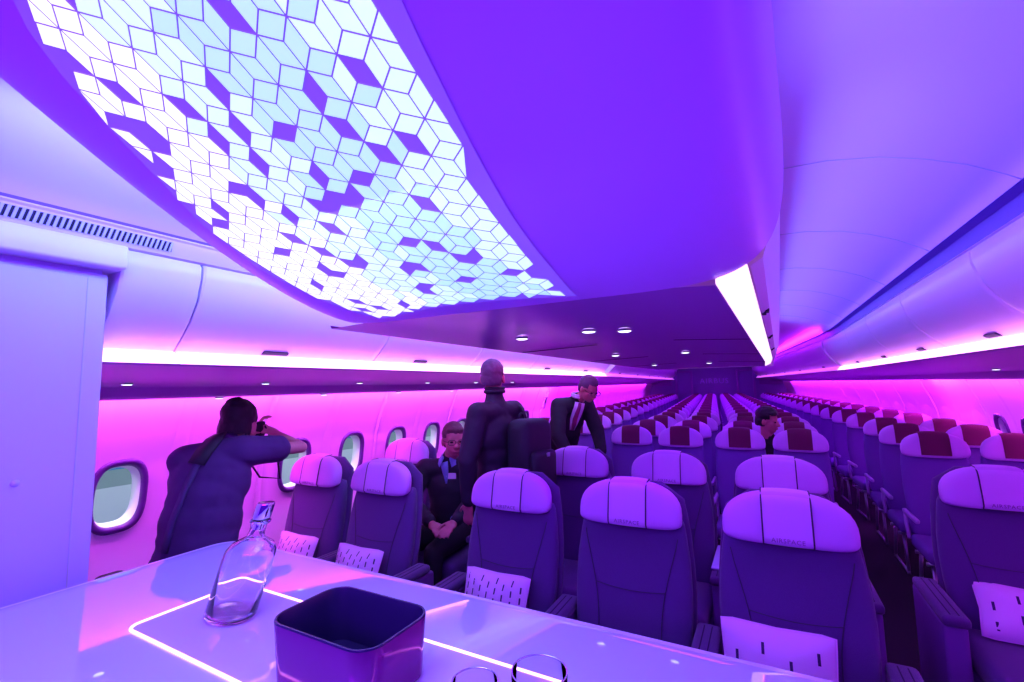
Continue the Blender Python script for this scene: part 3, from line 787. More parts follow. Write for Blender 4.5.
def pillow(x, y, z, lean_, label, dense, sc=1.0, rz=0):
    g = empty('throw_pillow', (x, y, z), rz)
    n = 44; ol = []
    for i in range(n):
        a = 2*math.pi*i/n; c, s = math.cos(a), math.sin(a)
        k = 1/max(abs(c)/.185, abs(s)/.125)
        px_, pz_ = c*k, s*k; pinch = 1-.06*(1-abs(abs(px_)/.185*abs(pz_)/.125))
        ol.append((px_*pinch*sc, pz_*pinch*sc+.125*sc))
    b = MB(); v = []; f = []
    ss = [1, .96, .9, .8, .65, .45, .2]
    def th(s): return .055*(1-s**2.4)**.8
    for side in (-1, 1):
        base = len(v)
        for s in ss: v += [Vector((px_*s, side*th(s), .125*sc+(pz_-.125*sc)*s)) for px_, pz_ in ol]
        c0 = len(v); v.append(Vector((0, side*.055, .125*sc)))
        for j in range(len(ss)-1):
            for i in range(n): q = (base+j*n+i, base+j*n+(i+1) % n, base+(j+1)*n+(i+1) % n, base+(j+1)*n+i); f.append(q if side < 0 else q[::-1])
        j = len(ss)-1
        for i in range(n): q = (base+j*n+i, base+j*n+(i+1) % n, c0); f.append(q if side < 0 else q[::-1])
    b.add(v, f, 0)
    def ysurf(px_, pz_): s = max(abs(px_)/(.18*sc), abs(pz_-.125*sc)/(.122*sc)); return -th(min(s, .97))-.0015
    if dense: grid = [(-.15+.043*i, .03+.045*j+(.022 if i % 2 else 0)) for i in range(8) for j in range(5)]; hh, hw_ = .014, .0035
    else: grid = [(-.13+.085*i, .05+.085*j+(.04 if i % 2 else 0)) for i in range(4) for j in range(3)]; hh, hw_ = .019, .005
    for gx, gz in grid:
        gx *= sc; gz *= sc
        if abs(gx) > .155*sc or not .035*sc < gz < .212*sc: continue
        q = [(gx-hw_, gz-hh), (gx+hw_, gz-hh), (gx+hw_, gz+hh), (gx-hw_, gz+hh)]
        b.add([(x_, ysurf(x_, z_), z_) for x_, z_ in q], [(0, 1, 2, 3)], 1)
    o = b.build('pillow_cover', [M['pillow'], M['dash']], g)
    b = MB(); b.tube([(px_*1.002, 0, .125*sc+(pz_-.125*sc)*1.002) for px_, pz_ in ol], .003, n=6, closed=True); b.build('seam_piping', M['pillow'], g)
    g.rotation_euler.x = -lean_
    tag(g, label, 'pillow', 'patterned pillows on the wide seats'); return g
CW, CA, CS = -2.263, -1.603, .643
Y1R, Y2R = 2.30, 3.30
seats = [
 (XC+CW+.05, Y1R, 'wide seat by the window in the front row, pink lit headrest, behind the glass bottle'),
 (XC+CA+.01, Y1R, 'wide seat second from the window in the front row, pale headrest and dotted pillow'),
 (XC-CS, Y1R, 'wide seat in front of the backpack person, dashed pillow above the counter edge'),
 (XC, Y1R, 'wide seat without pillow in the middle of the centre front row'),
 (XC+CS, Y1R, 'largest nearest wide seat with white pillow, front row beside the dark aisle'),
 (XC+CW, Y2R, 'wide window seat in second row, left of the seated person with glasses'),
 (XC+CA, Y2R, 'wide seat the person with glasses sits on, mostly hidden'),
 (XC-CS, Y2R, 'wide seat in second centre row, below the bending person in a suit'),
 (XC, Y2R, 'wide seat in middle of second centre row, behind the pillowless seat'),
 (XC+CS, Y2R, 'wide seat in second centre row, peeking above the nearest seat'),
 (XC-CA, Y2R, 'wide seat with a crumpled pillow at the right picture edge'),
]
for x, y, l in seats: put_seat(x, y, l)
h = CS/2
for x, y, l, t in [
 (XC+(CW+CA)/2+.03, Y1R, 'armrest console between the two front seats beside the windows', False),
 (XC+CA+h+.02, Y1R, 'armrest console on the aisle side of the second front seat from the window', False),
 (XC-CS-h-.01, Y1R, 'armrest console on the left of the seat before the backpack person', False),
 (XC-h, Y1R, 'ribbed armrest console right of the dashed pillow, above the counter edge', False),
 (XC+h, Y1R, 'armrest console between the pillowless seat and the nearest seat', False),
 (XC+CS+h+.01, Y1R, 'armrest console at the aisle side of the nearest seat, bottom edge', False),
 (XC+(CW+CA)/2, Y2R, 'armrest console left of the seated person with glasses', False),
 (XC+CA+h+.01, Y2R, 'armrest console at the right hand of the seated person with glasses', False),
 (XC-CS-h-.01, Y2R, 'armrest console left of the seat below the bending person', False),
 (XC-h, Y2R, 'armrest console between left and middle seats of the second centre row', False),
 (XC+h, Y2R, 'armrest console topped by a pale blue tray, left of the nearest headrest', True),
 (XC+CS+h+.01, Y2R, 'armrest console at the aisle end of the second centre row', False),
 (XC-CA-h-.01, Y2R, 'armrest console beside the aisle, left of the crumpled pillow', False)]: console(x, y, l, t)
pillow(XC+CW+.07, Y1R-.285, .49, .35, 'pink lit dashed pillow on the window seat behind the bottle', True)
pillow(XC+CA-.02, Y1R-.285, .49, .35, 'dashed pillow on the second seat from the window, front row', True)
pillow(XC-CS-.01, Y1R-.285, .505, .35, 'dashed pillow on the seat in front of the backpack person', True, 1, 0)
pillow(XC+CS-.065, Y1R-.285, .50, .35, 'white pillow with few dashes on the largest nearest seat', False, 1.04, 0)
pillow(XC-CA-.0, Y2R-.30, .47, .62, 'dashed pillow on the seat at the right picture edge', False, 1.02, R(-8))

# economy seats with dark red headrest covers
def make_eco(full=True):
    g = empty('economy_seat')
    ol = [(.16, .44), (.195, .46), (.212, .60), (.220, .80), (.215, .98), (.205, 1.06), (.18, 1.10), (.10, 1.11)]
    ol = ol+[(-x, z) for x, z in reversed(ol)]
    le = lambda z: (z-1.1)*.16
    b = MB(); pad(b, ol, -.04, .055, lean=le, crown=.3)
    ho = arch(.213, 1.045, 1.243, p=2.3, q=4, n=28)
    h = MB(); pad(h, ho, -.085, .0, lean=le, crown=.5)
    W = .092; z0, z1 = 1.068, 1.247; c = MB(); NX, NZ = 6, 6; v = []; f = []
    def hy(x, z):
        zc = 1.045+.198*.30; r = abs(z-zc)/(1.243-zc if z > zc else zc-1.045); s = min(1, ((abs(x)/.213)**2.3+r**2.3)**(1/2.3)); return -.05525-.02975*min((max(0, 1-s**9))**.5+((1-s*s)*.05 if s < .9 else 0), 1.08)
    for j in range(NZ+2):
        for i in range(NX+1):
            x = -W+2*W*i/NX; zt = 1.1044+(1.243-1.1044)*(1-(abs(x)/.213)**2.3)**(1/2.3)
            z = z0+(zt-.006-z0)*min(j, NZ-1)/(NZ-1) if j < NZ else zt+.004
            y = hy(x, z)-.005 if j < NZ else (-.055 if j == NZ else .0)
            v.append((x, y+le(z), z))
    for j in range(NZ+1):
        for i in range(NX): a = j*(NX+1)+i; f.append((a, a+1, a+NX+2, a+NX+1))
    cu = MB(); cu.rbox((-.215, -.56, .36), (.215, -.09, .46), .035)
    ar = []
    for s in (-1, 1):
        a = MB(); x = s*.222; a.rbox((x-.016, -.40, .60), (x+.016, -.03, .635), .012)
        a.tube([(x, -.05, .62), (x, -.06, .52), (x, -.12, .42)], [.012, .014, .015], n=8); ar.append(a)
    lg = MB()
    for x in (-.16, .16):
        lg.tube([(x, -.46, .0), (x, -.40, .34)], .013, n=6); lg.tube([(x, .0, .0), (x, -.12, .34)], .013, n=6); lg.tube([(x, -.47, .012), (x, .02, .012)], .012, n=6)
    lg.tube([(-.2, -.42, .33), (.2, -.42, .33)], .016, n=6); lg.tube([(-.2, -.14, .33), (.2, -.14, .33)], .016, n=6)
    c.add(v, f)
    if full:
        b.build('backrest', M['eco'], g); hr = h.build('headrest', M['ecoh'], g); c.build('red_cover', M['red'], hr); cu.build('seat_cushion', M['eco'], g)
        for a in ar: a.build('armrest', M['plight'], g)
        lg.build('leg_frame', M['metal'], g)
        return g
    else:
        bpy.data.objects.remove(g)
        a = MB(); a.add(b.v, b.f, 0); a.add(h.v, h.f, 1); a.add(c.v, c.f, 2); a.add(cu.v, cu.f, 0)
        for q in ar: a.add(q.v, q.f, 3)
        a.add(lg.v, lg.f, 3)
        return a.build('economy_seat', [M['eco'], M['ecoh'], M['red'], M['plight']])
ea = make_eco(True); eb = make_eco(False)
ecols = [(-2.13, 'window column of the left block'), (-1.65, 'aisle column of the left block'), (-.75, 'left outer column of the centre block'), (-.265, 'left inner column of the centre block'),
         (.265, 'right inner column of the centre block'), (.745, 'right outer column of the centre block'), (1.65, 'aisle column of the right block'), (2.13, 'window column of the right block')]
EC = XC+.10; first = {}
km = {}
for c in bpy.data.objects:
    if c.parent: km.setdefault(c.parent.name, []).append(c)
for r in range(20):
    y = 4.9+.8*r
    if y > YEND-1.2: break
    for ci, (dx, nm) in enumerate(ecols):
        if r == 0 and ci < 2: continue      # nothing of these shows behind the standing people
        full_ = r < 5
        src = ea if full_ else eb
        if full_ not in first: o = src; first[full_] = 1
        else: o = copy_tree(src, None, km) if full_ else src.copy()
        if not full_ and o is not src: COL.objects.link(o)
        x, yy = bend(EC+dx, y); o.location = (x, yy, 0); o.rotation_euler.z = TH if y > YB else 0
        tag(o, 'red-covered economy seat, %s, %s row back' % (nm, ORD[r]), 'seat', 'economy seats with dark red headrest covers')

# ------------------------------------------------------------------ far bulkhead
def bl(x, y): return bend(x, y)
g = empty('wall_aft', (*bend(XC, YEND), 0), TH); struct(g)
b = MB(); b.box((-2.75, 0, 0), (2.75, .08, 2.6)); b.build('bulkhead', mat('bulkhead', (.35, .28, .62), .5), g, smooth=False)
b = MB()
for s in (-1, 1):
    for (x0, x1) in ((s*.82, s*.90), (s*1.42, s*1.50)):
        b.rbox((min(x0, x1), -.10, 0), (max(x0, x1), 0, 2.15), .01)
    b.rbox((min(s*.82, s*1.5), -.10, 2.08), (max(s*.82, s*1.5), 0, 2.16), .01)
b.build('door_frames', M['plight'], g)
for s in (-1, 1):
    b = MB(); b.rbox((s*2.05-.42, -.06, 1.55), (s*2.05+.42, 0, 1.95), .05); b.build('window_frame', M['plight'], g)
text_mesh('AIRBUS', .30, Matrix.Translation((0, -.012, 1.62)) @ Matrix.Rotation(R(90), 4, 'X'), 'lettering', mat('sign_letters', (.5, .25, .8), .5, em=(.5, .1, 1), es=.12), g, .01)

# ------------------------------------------------------------------ people
M['skin'] = mat('skin', (.52, .18, .22), .5, bump=.05)
M['skin2'] = mat('skin_ruddy', (.50, .12, .17), .5, bump=.05)
M['hair_dark'] = mat('hair_dark', (.010, .005, .01), .6, bump=.8, bscale=220)
M['hair_grey'] = mat('hair_grey', (.11, .035, .10), .7, bump=.9, bscale=240)
M['hair_brown'] = mat('hair_brown', (.14, .03, .06), .7, bump=.9, bscale=240)
M['black'] = mat('black_cloth', (.012, .008, .016), .8, bump=.3, bscale=300)
M['jacket'] = mat('black_jacket', (.018, .008, .028), .7, bump=.25, bscale=200)
M['tee'] = mat('violet_shirt', (.062, .014, .12), .85, bump=.3, bscale=300)
M['strap'] = mat('bag_strap', (.05, .02, .12), .6)
M['bag'] = mat('black_bag', (.012, .01, .02), .6, bump=.4, bscale=150)
M['white'] = mat('white_shirt', (.72, .45, .78), .7)
M['blue'] = mat('blue_shirt', (.22, .22, .62), .8)
M['tie'] = mat('tie', (.30, .02, .14), .6)
M['eye'] = mat('eye_dark', (.01, .01, .01), .2)
M['lips'] = mat('lips', (.42, .07, .14), .5)
def V(*a): return Vector(a)
def remesh(name, parts, voxel, m, parent, smooth_it=6, facr=.5):
    """union of tapered capsules and ellipsoids as one continuous surface"""
    b = MB()
    for p in parts:
        if p[0] == 'c':
            _, a, ra, c, rc = p; a = Vector(a); c = Vector(c); L = (c-a).length; n = max(2, int(L/(min(ra, rc)*.5))+1)
            b.ell(a, (ra,)*3, nu=14, nv=8); b.ell(c, (rc,)*3, nu=14, nv=8)
            if L > 1e-4: b.tube([a, c], [ra, rc], n=14)
        elif p[0] == 'e':
            _, c, r, Mx = p; b.ell(c, r, M=Mx, nu=20, nv=12)
    o = b.build(name, m, parent)
    md = o.modifiers.new('r', 'REMESH'); md.mode = 'VOXEL'; md.voxel_size = voxel
    sm = o.modifiers.new('s', 'SMOOTH'); sm.iterations = smooth_it; sm.factor = facr
    dg = bpy.context.evaluated_depsgraph_get(); dg.update();
    me = bpy.data.meshes.new_from_object(o.evaluated_get(dg)); o.modifiers.clear(); o.data = me
    for p in me.polygons: p.use_smooth = True
    return o
def frame(fwd, up):
    f = Vector(fwd).normalized(); u = Vector(up); u = (u-f*u.dot(f)).normalized(); r = f.cross(u)
    return Matrix((r, f, u)).transposed()   # columns: right, forward, up
def hand(parts, wrist, elbow, palm_n, curl=.5, side=1):
    w_ = Vector(wrist); d = (w_-Vector(elbow)).normalized(); n = Vector(palm_n); n = (n-d*n.dot(d)).normalized(); s_ = d.cross(n)*side
    c = w_+d*.045; Mx = Matrix((s_, d, n)).transposed()
    parts.append(('e', c, (.040, .050, .016), Mx)); parts.append(('c', w_-d*.01, .026, w_+d*.02, .026))
    for k, (off, L) in enumerate([(.030, .070), (.010, .080), (-.011, .074), (-.031, .058)]):
        p = c+d*.040+s_*off; dd = (d+s_*off*2.2).normalized()
        for j, l in enumerate((.45, .32, .23)):
            q = p+dd*L*l; parts.append(('c', p, .0098-.0008*j, q, .0094-.0009*j)); p = q
            dd = (dd*math.cos(curl*.8)+n*math.sin(curl*.8)).normalized()
    p = w_+d*.022+s_*.030; dd = (d*.7+s_*.75+n*.25).normalized()
    for l in (.032, .026, .020):
        q = p+dd*l; parts.append(('c', p, .0115, q, .0102)); p = q; dd = (dd+n*.18+d*.2).normalized()
def head_parts(H, Mx, s=1.0):
    def P(x, y, z): return H+Mx @ Vector((x*s, y*s, z*s))
    L = [('e', P(0, -.012, .030), (.074*s, .094*s, .086*s), Mx), ('e', P(0, .018, -.030), (.060*s, .070*s, .078*s), Mx), ('e', P(0, .050, -.088), (.030*s, .026*s, .022*s), Mx),
         ('c', P(-.040, .062, .016), .013*s, P(.040, .062, .016), .013*s), ('c', P(0, .083, .006), .009*s, P(0, .104, -.030), .013*s), ('c', P(-.012, .090, -.034), .008*s, P(.012, .090, -.034), .008*s),
         ('c', P(-.020, .079, -.062), .0085*s, P(.020, .079, -.062), .0085*s), ('c', P(-.045, .05, -.025), .018*s, P(-.04, .055, -.02), .018*s), ('c', P(.045, .05, -.025), .018*s, P(.04, .055, -.02), .018*s)]
    for sd in (-1, 1): L.append(('e', P(sd*.076, -.012, -.012), (.010*s, .020*s, .032*s), Mx))
    return L
def face(g, H, Mx, body, s=1.0, glasses=False):
    def P(x, y, z): return H+Mx @ Vector((x*s, y*s, z*s))
    for sd in (-1, 1):
        b = MB(); b.ell(P(sd*.031, .078, .0), (.012*s, .008*s, .006*s), M=Mx, nu=12, nv=8); b.build('eye', M['eye'], body)
    b = MB(); b.tube([P(-.024, .083, -.060), P(-.012, .089, -.063), P(0, .091, -.064), P(.012, .089, -.063), P(.024, .083, -.060)], [.002, .0045, .005, .0045, .002], n=8); b.build('mouth', M['lips'], body)
    if glasses:
        b = MB()
        for sd in (-1, 1):
            pts = [P(sd*.034+.025*math.copysign(abs(math.cos(a))**.7, math.cos(a)), .100-.15*abs(.025*math.cos(a)+sd*0)*0, .0+.017*math.copysign(abs(math.sin(a))**.7, math.sin(a))) for a in [2*math.pi*i/20 for i in range(20)]]
            b.tube(pts, .0022, n=6, closed=True); b.tube([P(sd*.059, .100, .004), P(sd*.078, .06, .004), P(sd*.080, -.01, .006)], .0022, n=6)
        b.tube([P(-.010, .101, .004), P(.010, .101, .004)], .0022, n=6); b.build('glasses', M['black'], body)
def hair(g, H, Mx, m, body, s=1.0, style='short', seed=1):
    def P(x, y, z): return H+Mx @ Vector((x*s, y*s, z*s))
    L = [('e', P(0, -.020, .042), (.080*s, .097*s, .088*s), Mx), ('e', P(0, -.050, -.005), (.074*s, .062*s, .075*s), Mx)]
    if style == 'thick': L += [('e', P(0, -.015, .062), (.090*s, .105*s, .085*s), Mx), ('e', P(0, -.050, .0), (.086*s, .070*s, .09*s), Mx), ('e', P(.03, .050, .080), (.05*s, .04*s, .03*s), Mx)]
    if style == 'bun': L += [('e', P(0, -.060, .095), (.055*s, .052*s, .042*s), Mx), ('e', P(0, -.045, -.02), (.08*s, .06*s, .09*s), Mx), ('e', P(0, -.03, .06), (.082*s, .09*s, .075*s), Mx)]
    if style == 'fringe': L += [('e', P(0, .035, .078), (.062*s, .045*s, .03*s), Mx)]
    o = remesh('hair', L, .007, m, body, 2)
    # cut the face free: drop what would cover it, keep an uneven hairline
    inv = Mx.inverted(); bm = bmesh.new(); bm.from_mesh(o.data); kill = []
    for v in bm.verts:
        q = inv @ (v.co-H)/s; lim = .058+.12*(q.z-.075) if style != 'fringe' else .075
        hl = .062 if style != 'fringe' else .045
        if q.y > .045 and q.z < hl: kill.append(v)
        elif q.y > .012 and q.z < .02: kill.append(v)
        elif q.z < -.055: kill.append(v)
        n_ = noise.noise(q*45+Vector((seed, 0, 0))); v.co += (v.co-H).normalized()*.0045*n_
    bmesh.ops.delete(bm, geom=kill, context='VERTS'); bm.to_mesh(o.data); bm.free()
    return o
def person(name_label, spec, group=None):
    """spec: joints in world coordinates"""
    S = spec; g = empty('person', (*[S['pelvis'][i] for i in (0, 1)], 0)); o0 = Vector(g.location)
    J = {k: Vector(v)-o0 for k, v in S.items() if k in ('pelvis','waist','chest','neck','head','shl','shr','ell','elr','wrl','wrr','hil','hir','knl','knr','anl','anr')}
    Mx = frame(S['look'], S.get('up', (0, 0, 1))); H = J['head']; s = S.get('hs', 1.0)
    tf = frame(S['front'], J['neck']-J['pelvis'])      # torso frame
    def torso(k, sh=0):
        return [('e', J['pelvis'], (.160+k, .110+k, .120+k), tf), ('e', J['waist'], (.140+k+S.get('belly', 0)*.6, .100+k+S.get('belly', 0), .150+k), tf), ('e', J['chest'], (.165+k, .115+k, .170+k), tf),
                ('e', (J['pelvis']+J['waist'])/2, (.152+k, .106+k+S.get('belly', 0)*.5, .13+k), tf), ('e', (J['waist']+J['chest'])/2, (.150+k, .108+k+S.get('belly', 0)*.8, .15+k), tf), ('c', J['shl'], .058+k, J['shr'], .058+k), ('c', J['chest'], .10+k, J['neck']-(J['neck']-J['chest'])*.25, .065+k)]
    def armp(k, el=True, wrl=True):
        L = []
        for sd in 'lr':
            L += [('c', J['sh'+sd], .054+k, J['el'+sd], .040+k), ('c', J['el'+sd], .040+k, J['wr'+sd], .027+k)]
        return L
    def legp(k):
        L = []
        for sd in 'lr':
            L += [('c', J['hi'+sd], .085+k, J['kn'+sd], .056+k), ('c', J['kn'+sd], .056+k, J['an'+sd], .038+k)]
        return L
    fr = Vector(S['front']).normalized(); fr.z = 0
    parts = torso(-.012)+armp(-.006)+legp(-.008)+head_parts(H, Mx, s)+[('c', J['neck']-(H-J['neck'])*.2, .060, H+Mx @ Vector((0, -.015, -.05))*s, .052)]
    for sd, sg in (('l', -1), ('r', 1)):
        hand(parts, J['wr'+sd], J['el'+sd], S.get('palm'+sd, (0, 0, -1)), S.get('curl', .5), sg)
        f = Vector(S.get('foot', S['front'])).normalized(); parts.append(('c', J['an'+sd]+V(0, 0, -.02), .035, J['an'+sd]+f*.15+V(0, 0, -.035), .030))
    body = remesh('body', parts, .0075, M[S.get('skin', 'skin')], g, 4)
    face(g, H, Mx, body, s, S.get('glasses', False))
    hair(g, H, Mx, M[S['hair'][0]], body, s, S['hair'][1], S.get('seed', 1))
    # trousers and shoes
    tp = legp(.012)+[('e', J['pelvis'], (.168, .122, .13), tf)]
    remesh('trousers', tp, .011, M['black'], g, 5)
    for sd in 'lr':
        f = Vector(S.get('foot', S['front'])).normalized(); a = J['an'+sd]
        remesh('shoe', [('c', a+V(0, 0, -.03), .046, a+f*.17+V(0, 0, -.045), .038), ('c', a-f*.03+V(0, 0, -.04), .042, a+V(0, 0, .01), .045)], .009, M['black'], g, 3)
    # upper clothing
    k = S.get('bulk', .018); up = torso(k)
    sl = S.get('sleeve', 1.0)
    for sd in 'lr':
        if sl >= 1: up += [('c', J['sh'+sd], .058+k, J['el'+sd], .046+k), ('c', J['el'+sd], .046+k, J['wr'+sd]-(J['wr'+sd]-J['el'+sd])*.08, .034+k*.6)]
        else: up += [('c', J['sh'+sd], .058+k, J['sh'+sd]+(J['el'+sd]-J['sh'+sd])*sl, .050+k)]
    if S.get('hem'): 
        d = (J['pelvis']-J['waist']).normalized(); up += [('e', J['pelvis']+d*.06, (.175+k, .125+k, .12), tf)]
    up += [('c', J['neck']-(H-J['neck'])*.25, .072, J['neck']+(H-J['neck'])*.12, .062)]
    top = remesh(S.get('topname', 'jacket'), up, .010, M[S['top']], g, 5)
    # soft folds
    nrs = [v.normal.copy() for v in top.data.vertices]
    for v, nr in zip(top.data.vertices, nrs):
        n_ = noise.noise(v.co*9+Vector((S.get('seed', 1)*3.1, 0, 0)))+.5*noise.noise(v.co*22); v.co += nr*.007*n_
    tag(g, name_label, 'person', group)
    return g, J, Mx, H, tf, o0, top, body

# 1 leaning person photographing along the windows
g, J, Mx, H, tf, o0, top, body = person('person in violet shirt seen from behind, photographing, hair tied up, strap across back', dict(
    pelvis=(-2.50, 1.30, .88), waist=(-2.52, 1.33, 1.04), chest=(-2.55, 1.38, 1.22), neck=(-2.58, 1.475, 1.40), head=(-2.62, 1.565, 1.485),
    shl=(-2.65, 1.31, 1.33), shr=(-2.46, 1.49, 1.365), ell=(-2.80, 1.62, 1.25), elr=(-2.44, 1.83, 1.345), wrl=(-2.76, 1.72, 1.42), wrr=(-2.63, 1.78, 1.43),
    hil=(-2.57, 1.22, .84), hir=(-2.44, 1.34, .84), knl=(-2.62, 1.29, .48), knr=(-2.48, 1.41, .48), anl=(-2.56, 1.21, .08), anr=(-2.43, 1.33, .08),
    look=(-.50, .80, -.25), front=(-.66, .75, -.12), foot=(-.66, .75, 0), palml=(.3, .6, .2), palmr=(-.6, -.1, -.6), curl=1.1, hair=('hair_dark', 'bun'), top='tee', topname='shirt', hs=1.12, sleeve=.55, bulk=.026, belly=.03, hem=True, skin='skin'))
def band(name, pts, wdt, nrm_, m, g, th=.006):
    v = []; f = []; n = len(pts)
    for i, p in enumerate(pts):
        p = Vector(p)-o0; t = (Vector(pts[min(i+1, n-1)])-Vector(pts[max(i-1, 0)])).normalized(); nn = Vector(nrm_[i] if isinstance(nrm_, list) else nrm_).normalized(); s_ = t.cross(nn).normalized()
        wd = wdt[i] if isinstance(wdt, (list, tuple)) else wdt
        v += [p+s_*wd-nn*th, p-s_*wd-nn*th, p-s_*wd+nn*th, p+s_*wd+nn*th]
    for i in range(n-1):
        for k in range(4): f.append((i*4+k, i*4+(k+1) % 4, i*4+4+(k+1) % 4, i*4+4+k))
    f += [(0, 1, 2, 3), (n*4-4, n*4-3, n*4-2, n*4-1)]
    return fixn(obj(name, v, f, m, g))
from mathutils.bvhtree import BVHTree
def on_surface(ob, o0, origin, target, off=.008):
    """nearest point of a figure's clothing along a line, pushed out a little"""
    bm = bmesh.new(); bm.from_mesh(ob.data); t = BVHTree.FromBMesh(bm); bm.free(); out = []
    for q in target:
        a = Vector(origin)-o0; d = (Vector(q)-o0-a).normalized(); h = t.ray_cast(a, d)
        if h[0] is not None: out.append((h[0]+h[1]*off+o0, h[1]))
    return out
# shoulder strap of the first person's bag, pad on the shoulder
tg = [(-2.57, 1.44, 1.45), (-2.56, 1.41, 1.42), (-2.56, 1.375, 1.37), (-2.565, 1.345, 1.31), (-2.57, 1.32, 1.24), (-2.575, 1.30, 1.17), (-2.58, 1.28, 1.10), (-2.585, 1.26, 1.03), (-2.59, 1.245, .96), (-2.59, 1.23, .88)]
hs = on_surface(top, o0, (-1.6, .55, 1.5), tg)
if len(hs) > 4:
    st = empty('shoulder_bag', (-2.6, 1.1, 0)); so = Vector(st.location); tag(st, 'dark bag strap with wide pad running down the photographing person’s back', 'bag')
    P_ = [h[0] for h in hs]; Nn = [h[1] for h in hs]
    keep = o0; o0 = so
    band('strap', P_, .017, Nn, M['strap'], st, .003)
    band('shoulder_pad', [p+n*.006 for p, n in zip(P_[:4], Nn[:4])], [.032, .040, .042, .038], Nn[:4], M['jacket'], st, .005)
    b = MB(); b.rbox(Vector((-2.74, .98, .62))-so, Vector((-2.46, 1.10, .86))-so, .03); b.build('pouch', M['bag'], st)
    o0 = keep
# camera held at the face
cg = empty('camera', (-2.72, 1.70, 1.455)); cg.rotation_euler.z = R(35)
b = MB(); b.rbox((-.065, -.03, -.045), (.065, .03, .045), .01); b.build('camera_body', M['black'], cg)
b = MB(); b.lathe([(.0005, 0), (.032, 0), (.034, .01), (.034, .05), (.03, .055), (.0005, .05)], n=24); o = b.build('lens', M['black'], cg); o.rotation_euler.x = R(-90); o.location = (0, .03, 0)
b = MB(); b.tube([(-.06, 0, .03), (-.03, -.05, -.12), (.06, -.02, -.28), (.16, .02, -.30), (.13, .03, -.12), (.065, 0, .03)], .006, n=6); b.build('neck_strap', M['black'], cg)
tag(cg, 'black camera with hanging strap held up by the person in violet shirt', 'camera')

# 2 seated person with glasses
g, J, Mx, H, tf, o0, top, body = person('person with glasses seated by the aisle, dark jacket, pale blue collar and badge', dict(
    pelvis=(-2.23, 3.06, .60), waist=(-2.23, 3.04, .74), chest=(-2.22, 3.00, .92), neck=(-2.19, 2.96, 1.12), head=(-2.125, 2.93, 1.275),
    shl=(-2.04, 3.02, 1.06), shr=(-2.38, 2.90, 1.05), ell=(-1.94, 2.90, .84), elr=(-2.42, 2.76, .84), wrl=(-1.93, 2.66, .76), wrr=(-2.10, 2.62, .74),
    hil=(-2.13, 3.00, .56), hir=(-2.33, 2.98, .56), knl=(-2.05, 2.58, .56), knr=(-2.32, 2.54, .56), anl=(-2.05, 2.56, .10), anr=(-2.36, 2.56, .10),
    look=(.74, -.68, -.06), front=(.35, -.93, .05), foot=(.1, -1, 0), palml=(-.2, 0, -1), palmr=(.2, 0, -1), curl=.5, hair=('hair_brown', 'fringe'), top='jacket', bulk=.02, belly=.03, skin='skin2', glasses=True, hs=1.1, seed=5))
# collar, shirt front, badge
ct = on_surface(top, o0, (-1.7, 1.6, 1.2), [(-2.19, 2.9, 1.11), (-2.185, 2.9, 1.08), (-2.18, 2.9, 1.04), (-2.175, 2.9, 1.0), (-2.17, 2.9, .95)], .006)
if len(ct) > 2: band('shirt_front', [h[0] for h in ct], [.034, .030, .024, .016, .006][:len(ct)], [h[1] for h in ct], M['blue'], g, .002)
b = MB()
nk = J['neck']
for sd in (-1, 1):
    r_ = tf @ Vector((1, 0, 0)); f_ = tf @ Vector((0, 1, 0)); u_ = tf @ Vector((0, 0, 1))
    p0 = nk+u_*.045+r_*sd*.058+f_*-.01; p1 = nk+u_*.02+f_*.080+r_*sd*.02; p2 = nk+u_*-.045+f_*.105+r_*sd*.048; p3 = nk+u_*-.02+r_*sd*.088+f_*.03
    b.add([p0, p1, p2, p3, p0+f_*.004+u_*.004, p1+f_*.006, p2+f_*.006, p3+f_*.004+u_*.004], [(0,1,2,3),(4,7,6,5),(0,4,5,1),(1,5,6,2),(2,6,7,3),(3,7,4,0)])
b.build('collar', M['blue'], g)
bd = on_surface(top, o0, (-1.6, 1.5, 1.1), [(-2.135, 2.9, 1.01)], .006)
if bd:
    p, n_ = bd[0]; n_ = n_.normalized(); s_ = n_.cross(Vector((0, 0, 1))).normalized(); u_ = s_.cross(n_); p = p-o0
    b = MB(); q = [p+s_*a*.038+u_*c*.022 for a, c in ((-1, -1), (1, -1), (1, 1), (-1, 1))]; b.add(q+[x+n_*.003 for x in q], [(0,1,2,3),(4,7,6,5),(0,4,5,1),(1,5,6,2),(2,6,7,3),(3,7,4,0)]); b.build('badge', M['white'], g, smooth=False)
b = MB(); wv = (J['wrl']-J['ell']).normalized(); ax = wv.orthogonal().normalized(); ay = wv.cross(ax); wc = J['wrl']-wv*.01
b.tube([wc+(ax*math.cos(2*math.pi*i/16)+ay*math.sin(2*math.pi*i/16))*.033 for i in range(16)], .007, n=6, closed=True); b.build('shirt_cuff', M['blue'], g)

